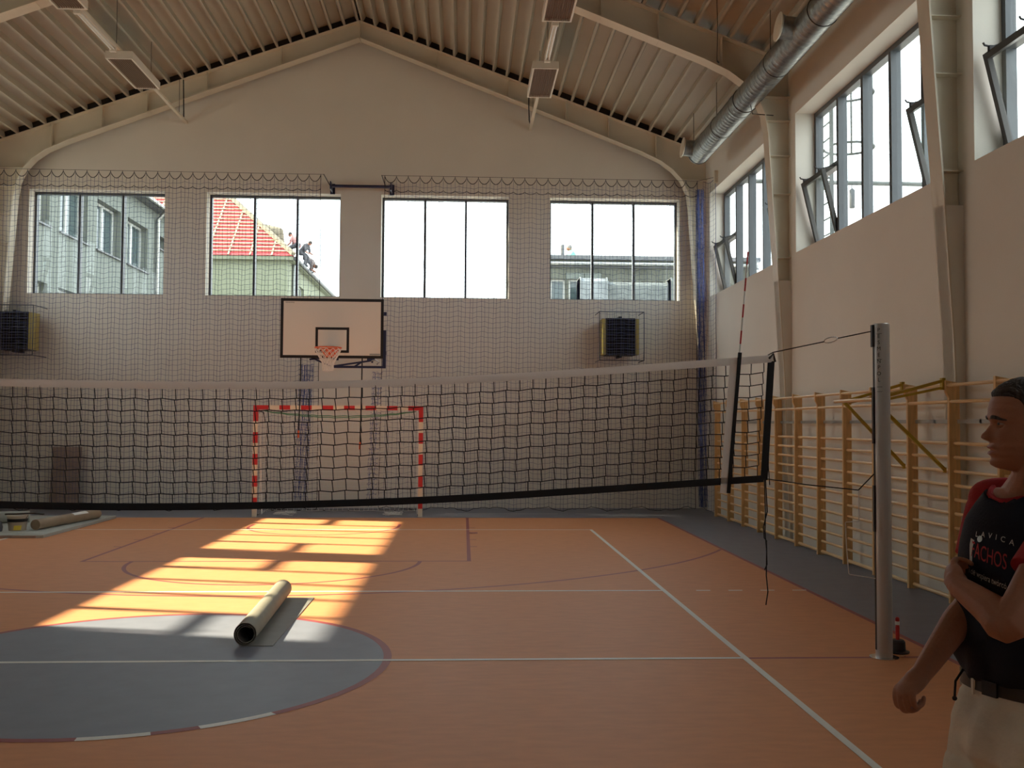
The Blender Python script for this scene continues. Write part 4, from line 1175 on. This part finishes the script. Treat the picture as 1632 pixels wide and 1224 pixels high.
def man():
    F = Vector((-.94, -.345, 0)).normalized(); R = Vector((F.y, -F.x, 0)); UP = Vector((0, 0, 1))
    C = Vector((3.915, -4.675, 0))
    t = thing('person', (C.x, C.y, 0), 'man in navy shirt with red sleeves holding his elbow at the right edge', 'person')
    RS, RE, RW = Vector((3.892, -4.535, 1.520)), Vector((3.818, -4.588, 1.262)), Vector((3.612, -4.690, 1.070))
    LS, LE, LW = Vector((3.945, -4.850, 1.520)), Vector((3.730, -4.925, 1.255)), Vector((3.692, -4.750, 1.318))
    # ---- head surface
    O = Vector((3.890, -4.745, 1.760)); hf = Vector((-.978, .21, 0)).normalized(); hr = Vector((hf.y, -hf.x, 0))
    FR = [(-.128, .045), (-.120, .080), (-.112, .092), (-.100, .095), (-.092, .090), (-.082, .095), (-.072, .0945), (-.062, .097), (-.048, .093), (-.02, .092), (.0, .090), (.012, .096), (.02, .098), (.045, .097), (.065, .092), (.085, .080), (.105, .056), (.118, .03), (.125, .0)]
    BK = [(-.128, .03), (-.10, .052), (-.07, .072), (-.03, .096), (.02, .107), (.06, .104), (.085, .090), (.105, .066), (.118, .036), (.125, .0)]
    WD = [(-.128, .020), (-.118, .032), (-.105, .042), (-.085, .054), (-.06, .064), (-.03, .070), (.0, .073), (.04, .077), (.07, .073), (.09, .060), (.108, .041), (.118, .024), (.125, .0)]
    def gs(v, s): return math.exp(-(v / s) ** 2)
    def head(th, h, off=0.0):
        c, s = math.cos(th), math.sin(th)
        d = lerp_table(FR, h) if c > 0 else lerp_table(BK, h); w = lerp_table(WD, h)
        e = .86
        x = d * math.copysign(abs(c) ** e, c); y = w * math.copysign(abs(s) ** e, s)
        k = 0.0
        if c > 0:
            a = abs(y)
            k -= .013 * gs(a - .031, .013) * gs(h - .001, .011)                # eye sockets
            k += .004 * gs(a - .030, .022) * gs(h - .019, .007)                # brow
            k += .005 * gs(a - .048, .016) * gs(h + .026, .016)                # cheekbones
            if h < .008:                                                       # nose
                f = (.008 - h) / .044
                amp = .0285 * min(1, f) ** 1.05 - .004 * max(0, f - .8) * 5 * .6 if h > -.036 else .0265 * max(0, 1 - ((-.036 - h) / .0135) ** 1.6)
                k += amp * gs(y, .0085 + .0075 * min(1, max(0, f)))
            k += .0035 * gs(y, .010) * gs(h + .029, .008)
            k += .010 * gs(a - .013, .006) * gs(h + .038, .006)                # nostril wings
            m = 1 / (1 + math.exp((a - .024) / .003))
            k += m * (.0050 * gs(h + .062, .0055) + .0055 * gs(h + .080, .006) - .0075 * gs(h + .0705, .0026))
            k += .004 * gs(a, .016) * gs(h + .106, .010)                       # chin
            k -= .004 * gs(a - .038, .012) * gs(h + .062, .016)
        return O + hf * (x + k + off * c) + hr * (y + off * s) + UP * (h + off * max(0, h) / .125)
    body = MB()
    nh, nt = 110, 120
    def hh(i): return -.128 + .2528 * i / nh
    body.rings([[head(2 * PI * j / nt, hh(i)) for j in range(nt)] for i in range(nh + 1)])
    for s in (1, -1):                                                          # ears
        c = O + hr * s * .0755 - hf * .008 - UP * .012
        ball(body, c, 1, 10, (hf * .017, hr * .008, UP * .031))
        ball(body, c + hr * s * .006 - hf * .006, 1, 10, (hf * .011, hr * .007, UP * .026))
    limb(body, [O - hf * .010 - UP * .06, O - hf * .022 - UP * .13, C + UP * 1.55 - F * .005], [.055, .056, .066])
    # ---- torso, arms, legs
    def ell(z, a, b, off=0.0, n=40, dx=Vector((0, 0, 0)), e=.88):
        out = []
        for j in range(n):
            q = 2 * PI * j / n; c, s = math.cos(q), math.sin(q)
            out.append(C + dx + UP * z + F * (off + b * math.copysign(abs(c) ** e, c)) + R * (a * math.copysign(abs(s) ** e, s)))
        return out
    body.rings([ell(.84, .14, .10), ell(.95, .16, .11), ell(1.05, .155, .105), ell(1.2, .165, .11), ell(1.35, .165, .11), ell(1.46, .145, .10), ell(1.53, .11, .08), ell(1.58, .07, .06)])
    limb(body, [RS, RS.lerp(RE, .5), RE, RE.lerp(RW, .35), RW], [.052, .047, .043, .043, .027])
    limb(body, [LS, LS.lerp(LE, .5), LE, LE.lerp(LW, .35), LW], [.054, .049, .046, .045, .029])
    for s, q in ((1, 0), (-1, 0)):
        hip = C + R * s * .10 + UP * .86; ft = C + R * s * .16 + UP * .08
        limb(body, [hip, hip.lerp(ft, .5) + F * .012, ft], [.085, .055, .038])
    # ---- right hand, hanging half curled
    d = Vector((-.082, -.030, -.060)).normalized(); e = Vector((.42, .10, -.9)); e = (e - d * e.dot(d)).normalized(); s = d.cross(e).normalized()
    K = RW + d * .082
    ball(body, RW + d * .045, 1, 12, (d * .050, s * .040, e * .020))
    limb(body, [RW, RW + d * .03], [.027, .030])
    for q, L, r in ((-1.5, .040, .0092), (-.5, .045, .0098), (.5, .043, .0098), (1.5, .035, .0086)):
        k = K + s * q * .0195 - d * abs(q) * .004
        bend = [62, 78, 50]; p = k; a = 0; pts = [RW + d * .045 + s * q * .014, k]; rad = [.012, r * 1.12]
        for b, l in zip(bend, (L, L * .68, L * .52)):
            a += math.radians(b + q * 5); p = p + (d * math.cos(a) + e * math.sin(a)) * l; pts.append(p); rad.append(r * (1 - .06 * len(pts)) + .0005)
        limb(body, pts, rad, 12, 4)
    limb(body, [RW + d * .02 - s * .022, RW + d * .048 - s * .045 + e * .015, RW + d * .068 - s * .043 + e * .038, RW + d * .078 - s * .030 + e * .055], [.015, .0125, .0105, .0085], 12, 4)
    # ---- left hand, gripping the right arm above its elbow
    d = Vector((.14, .88, .34)).normalized(); e = Vector((.95, -.02, -.12)); e = (e - d * e.dot(d)).normalized(); s = d.cross(e).normalized()
    K = LW + d * .085
    ball(body, LW + d * .048, 1, 12, (d * .052, s * .040, e * .020))
    limb(body, [LW, LW + d * .03], [.028, .030])
    for q, L, r in ((-1.5, .035, .0088), (-.5, .043, .0098), (.5, .045, .0098), (1.5, .040, .0092)):
        k = K + s * q * .0200 - d * abs(q) * .004
        p = k; a = 0; pts = [LW + d * .048 + s * q * .014, k]; rad = [.012, r * 1.15]
        for b, l in zip((34, 58, 48), (L, L * .68, L * .52)):
            a += math.radians(b); p = p + (d * math.cos(a) + e * math.sin(a)) * l; pts.append(p); rad.append(r * (1 - .06 * len(pts)) + .0005)
        limb(body, pts, rad, 12, 4)
    limb(body, [LW + d * .02 + s * .022 + e * .004, LW + d * .050 + s * .048 + e * .016, LW + d * .072 + s * .055 + e * .036, LW + d * .086 + s * .055 + e * .056], [.015, .0125, .0105, .0085], 12, 4)
    link_mesh('body', remeshed(body, .0032, 3, .4), 'skin', t)
    # ---- hair, brows, eyes, lips
    m = MB()
    def hline(th):
        c = math.cos(th); a = abs((th + PI) % (2 * PI) - PI)
        return lerp_table([(0, .076), (.5, .077), (.95, .074), (1.22, .066), (1.36, .036), (1.47, -.006), (1.56, -.026), (1.68, -.024), (1.78, .018), (2.0, .012), (2.35, -.055), (PI, -.085)], a)
    rh = random.Random(4); ni, nj = 30, 100; G = []
    for i in range(ni + 1):
        row = []
        for j in range(nj):
            th = 2 * PI * j / nj; h0 = hline(th); h = h0 + (.1235 - h0) * i / ni
            row.append(head(th, h, (.0015 + .006 * min(1, i / 6) + rh.uniform(-.0012, .0012)) * (1 if abs(math.sin(th)) < .9 else .8)))
        G.append(row)
    m.rings(G)
    m.build('hair', 'hair', t, True, angle=80)
    for s in (1, -1):
        m = MB(); rr = []
        for i in range(9):
            u = i / 8; y = .010 + .046 * u; hz = .0155 + .006 * math.sin(PI * min(1, u * 1.1)) - .004 * u
            th = math.asin(min(.999, (y / lerp_table(WD, hz)) ** (1 / .86))); p = head(s * th, hz, .001); k = .0045 * math.sin(PI * (.12 + .8 * u)) + .0008
            rr.append([p + UP * k, p + hf * .0012, p - UP * k, p - hf * .004])
        m.rings(rr); m.build('eyebrow', 'hair', t, True)
        ec = O + hf * .0725 + hr * s * .031 + UP * .001
        m = MB(); ball(m, ec, .0120, 14); eye = m.build('eye', 'eye_white', t, True)
        gz = (hf + UP * .06).normalized(); g1 = gz.orthogonal().normalized()
        m = MB(); ball(m, ec + gz * .0074, 1, 10, (g1 * .0074, gz.cross(g1) * .0074, gz * .0058)); m.build('iris', 'iris', eye, True)
        m = MB()
        for lo, a0, a1 in ((1, .26, 1.5), (-1, .24, 1.4)):
            rr = []
            for i in range(13):
                az = -1.45 + 2.9 * i / 12; open_ = a0 * math.cos(az) ** .7 if abs(az) < 1.4 else .02
                rr.append([ec + (hf * math.cos(az) * math.cos(el) + hr * math.sin(az) * math.cos(el) + UP * lo * math.sin(el)) * (.0136 if k else .0129) for k, el in enumerate([open_ + (a1 - open_) * q / 4 for q in range(5)])])
            for i in range(12):
                for k in range(4): m.poly([rr[i][k], rr[i + 1][k], rr[i + 1][k + 1], rr[i][k + 1]])
        m.build('eyelid', 'skin', eye, True, angle=80)
    m = MB()
    for h0, h1, w in ((-.0695, -.0585, .023), (-.0835, -.0715, .021)):
        rr = []
        for i in range(13):
            u = -1 + i / 6; y = w * u; k = (1 - u * u) ** .5 if abs(u) < 1 else 0
            row = []
            for q in range(5):
                hz = (h0 + h1) / 2 + (h1 - h0) / 2 * k * (-1 + q / 2) if h0 > -.07 else (h0 + h1) / 2 + .002 * (1 - k) + (h1 - h0) / 2 * k * (-1 + q / 2)
                row.append(head(math.asin(max(-.999, min(.999, math.copysign((abs(y) / lerp_table(WD, hz)) ** (1 / .86), y)))), hz, .0009))
            rr.append(row)
        for i in range(12):
            for q in range(4): m.poly([rr[i][q], rr[i + 1][q], rr[i + 1][q + 1], rr[i][q + 1]])
    m.build('lips', 'lip', t, True, angle=80)
    # ---- shirt, sleeves, collar, print
    m = MB()
    m.rings([ell(1.035, .165, .118), ell(1.06, .178, .135, .004), ell(1.12, .190, .150, .010), ell(1.22, .188, .146, .008), ell(1.32, .182, .142, .006), ell(1.42, .172, .136, .002), ell(1.49, .158, .122), ell(1.535, .130, .104, -.004), ell(1.57, .105, .086, -.006), ell(1.597, .074, .074, -.004)])
    sh = remeshed(m, .009, 3)
    for v in sh.vertices:                                                      # soft folds
        p = v.co; a = (p - C).dot(R); b = (p - C).dot(F)
        k = .0045 * math.sin(a * 55 + p.z * 22) * max(0, min(1, (1.34 - p.z) * 4)) + .004 * math.sin(p.z * 60 + a * 25) * max(0, min(1, (1.2 - p.z) * 6))
        n = Vector((p.x - C.x, p.y - C.y, 0)); n.normalize(); v.co = p + n * k
        rad = math.hypot(a, b + .006); co = (b + .006) / max(rad, 1e-4)
        if rad < .098: v.co.z = min(v.co.z, 1.578 - .040 * max(0, co) ** 1.4)
    shirt = link_mesh('shirt', sh, 'shirt', t)
    from mathutils.bvhtree import BVHTree
    bv = BVHTree.FromPolygons([v.co for v in sh.vertices], [tuple(p.vertices) for p in sh.polygons])
    def stick(u, z, lift=.0016):
        o = C + F * .6 - R * u + UP * z
        hit = bv.ray_cast(o, -F)[0]
        return (hit if hit is not None else C - R * u + UP * z + F * .14) + F * lift
    U0 = .002
    def line(mb, body, size, u, z, sx=1.0, tilt=0.0, arch=0.0):
        add_text(mb, body, size, lambda p: stick(U0 + u + p.x * sx, z + p.y + tilt * p.x * sx + arch * p.x * p.x))
    m = MB(); line(m, 'FACHOS', .060, 0, 1.398, .52, -.20); m.build('red_print', 'ink_red', shirt)
    m = MB(); line(m, 'L  A  V  I  C  A', .021, .012, 1.452, .95, -.10, -1.5); line(m, 'i cię wspiera twórcó', .024, .0, 1.338, .62, -.22)
    rr = [stick(U0 - .062 - .012 * q * q + w, 1.365 + .075 * q) for q, w in [(0, 0), (.25, 0), (.5, 0), (.75, .002), (1, .008)]]
    r2 = [stick(U0 - .052 - .010 * q * q + w, 1.365 + .070 * q) for q, w in [(0, 0), (.25, 0), (.5, 0), (.75, .004), (1, .012)]]
    for i in range(4): m.poly([rr[i], r2[i], r2[i + 1], rr[i + 1]])
    m.build('white_print', 'ink_white', shirt)
    m = MB(); m.poly([stick(U0 - .032 + .009 * math.cos(a), 1.441 + .009 * math.sin(a), .001) for a in [2 * PI * i / 16 for i in range(16)]]); m.build('badge_print', 'strap', shirt)
    for nm, S, E_, sg in (('right', RS, RE, 1), ('left', LS, LE, -1)):
        m = MB(); q = S.lerp(E_, .56)
        limb(m, [C + R * sg * .070 + UP * 1.575 - F * .012, C + R * sg * .125 + UP * 1.553 - F * .008, S + UP * .004, S.lerp(E_, .28), q], [.034, .046, .060, .066, .070])
        # cut the rounded end flat by keeping only what lies above the cuff plane
        sm = remeshed(m, .007, 2); ax = (E_ - S).normalized()
        for v in sm.vertices:
            dd = (v.co - q).dot(ax)
            if dd > 0: v.co = v.co - ax * dd
        link_mesh('sleeve', sm, 'shirt_red', t)
    m = MB(); N_ = 32
    m.tube([C + UP * (1.584 - .040 * max(0, math.cos(a)) ** 1.4) + F * (-.006 + .088 * math.cos(a)) + R * .082 * math.sin(a) for a in [2 * PI * i / N_ for i in range(N_)]], .0105, 8, closed=True)
    m.build('collar', 'shirt_red', t, True)
    # ---- trousers, belt, shoes
    m = MB()
    m.rings([ell(.78, .12, .10), ell(.84, .200, .150), ell(.92, .200, .148), ell(.99, .176, .130), ell(1.05, .165, .120)])
    for s in (1, -1):
        hip = C + R * s * .098 + UP * .87; ft = C + R * s * .165 + UP * .07
        limb(m, [hip, hip.lerp(ft, .28) + F * .012, hip.lerp(ft, .55) + F * .014, hip.lerp(ft, .8), ft], [.118, .120, .105, .095, .090])
    tm = remeshed(m, .010, 4)
    for v in tm.vertices:
        p = v.co; a = (p - C).dot(R); n = Vector((p.x - C.x, p.y - C.y, 0)); n.normalize()
        v.co = p + n * (.008 * math.sin(a * 48 + p.z * 14) * (1 if p.z < 1.0 else .3) + .008 * math.sin(p.z * 30 + a * 20) * (1 if p.z < .8 else 0))
        if p.z > 1.045: v.co.z = 1.045
    tr = link_mesh('trousers', tm, 'trousers', t)
    m = MB(); m.rings([ell(1.018, .177, .130), ell(1.020, .181, .134), ell(1.052, .176, .130), ell(1.054, .172, .126)], cap=False); b = m.build('belt', 'belt', t, True)
    m = MB(); p = C + F * .136 + UP * 1.036; m.obox(p, F * .004, R * .024, UP * .020); m.build('buckle', 'black', b)
    for a in (.95, 1.9, -.95, -1.9, .35):
        m = MB(); p = C + F * .137 * math.cos(a) + R * .183 * math.sin(a) + UP * 1.033; n = (F * math.cos(a) + R * math.sin(a)).normalized()
        m.obox(p, n * .003, n.cross(UP) * .006, UP * .026); m.build('belt_loop', 'trousers', tr)
    m = MB(); q = C + F * .108 + R * .115 + UP * 1.06; m.tube([q, q + F * .030 + UP * -.03, q + F * .034 - UP * .075], .0035, 6); ball(m, q + F * .034 - UP * .078, .007, 6); m.build('shirt_cord', 'cord_black', shirt, True)
    for s in (1, -1):
        c = C + R * s * .168 + F * .06; m = MB()
        m.rings([[c + UP * z + F * (.145 * k * math.cos(a)) + R * (.047 * k * math.sin(a)) for a in [2 * PI * i / 24 for i in range(24)]] for z, k in ((.002, .98), (.03, 1.0), (.055, .93), (.075, .75))])
        ball(m, c - F * .06 + UP * .075, 1, 10, (F * .075, R * .045, UP * .05)); m.build('shoe', 'shoe', t, True)
man()

def worker(loc, face, bend, label, cloth, top, knee=0.0, skin_arm=True, hood=False, group='roof workers'):
    """small figure far away: hips at loc, trunk bent forward by bend (radians), legs folded by knee"""
    L = Vector(loc); f = Vector((math.cos(face), math.sin(face), 0)); r = Vector((f.y, -f.x, 0)); up = Vector((0, 0, 1))
    t = thing('person', loc, label, 'person', group)
    td = (f * math.sin(bend) + up * math.cos(bend)).normalized(); tn = (f * math.cos(bend) - up * math.sin(bend)).normalized()
    ch = L + td * .36; nk = L + td * .52; hd = nk + td * .13 + tn * .05
    b = MB(); ball(b, hd, 1, 10, (r * .078, tn * .100, td * .118)); limb(b, [nk - td * .06, hd], [.06, .05], 10, 3)
    ball(b, hd + tn * .105 - td * .02, .016, 6)
    for s in (1, -1):
        sh = ch + r * s * .19 + td * .08; el = sh - up * .24 + tn * .10; ha = el - up * .12 + f * .20
        limb(b, [sh, el, ha], [.05, .042, .030], 10, 3)
        for q in (-1, 0, 1, 2): limb(b, [ha, ha + f * .06 + r * (q - .5) * .018 - up * .03], [.014, .009], 6, 2)
    limb(b, [L, ch], [.10, .12], 12, 3)
    body = link_mesh('body', remeshed(b, .014, 2), 'skin', t)
    m = MB(); limb(m, [L - td * .02, L + td * .2, ch, ch + td * .10], [.150, .15, .175, .13], 14, 3)
    for s in (1, -1): sh = ch + r * s * .19 + td * .08; el = sh - up * .24 + tn * .10; limb(m, [ch + td * .08, sh, sh.lerp(el, .9)], [.09, .075, .06], 10, 3)
    link_mesh('jacket', remeshed(m, .018, 2), top, t)
    m = MB(); limb(m, [L + r * -.08, L + r * .08], [.15, .15], 12, 2)
    for s in (1, -1):
        kn = L + r * s * .12 + f * .42 * math.sin(knee) - up * .42 * math.cos(knee); ft = kn - up * .40 - f * .22 * math.sin(knee) + f * .12 * (s > 0)
        limb(m, [L + r * s * .09, kn, ft], [.095, .075, .055], 12, 3); limb(m, [ft - up * .02, ft - up * .03 + f * .15], [.05, .042], 8, 2)
    link_mesh('trousers', remeshed(m, .018, 2), cloth, t)
    m = MB(); ball(m, hd + td * .03 - tn * .012, 1, 10, (r * .086, tn * .102, td * .105)); m.build('cap' if hood else 'hair', 'hair' if not hood else cloth, t, True)
M['pink_cloth'] = mat('faded pink shirt', (0.50, 0.25, 0.24), 0.9)
M['mint_cloth'] = mat('mint green shirt', (0.22, 0.62, 0.47), 0.9)
M['cap_grey'] = mat('grey cap cloth', (0.20, 0.19, 0.18), 0.9)
M['brown_cloth'] = mat('brown grey jacket', (0.16, 0.13, 0.125), 0.9)
worker((-5.80, 40.6, 10.40), 3.0, .55, 'roof worker in a pink shirt kneeling on the eaves of the red roofed house', 'grey_cloth', 'pink_cloth', 1.2)
worker((-5.82, 41.7, 10.25), -.4, .8, 'roof worker in grey clothes bending over the eaves behind the window mullion', 'grey_cloth', 'grey_cloth', .9)
worker((-5.76, 42.8, 10.15), .0, 2.2, 'roof worker in a brown grey jacket leaning down lowest on the eaves', 'grey_cloth', 'brown_cloth', .7)
worker((6.33, 28.5, 7.62), 3.3, .15, 'person in a mint shirt and grey cap standing on the flat grey roof', 'cap_grey', 'mint_cloth', 0.0, hood=True, group=None)
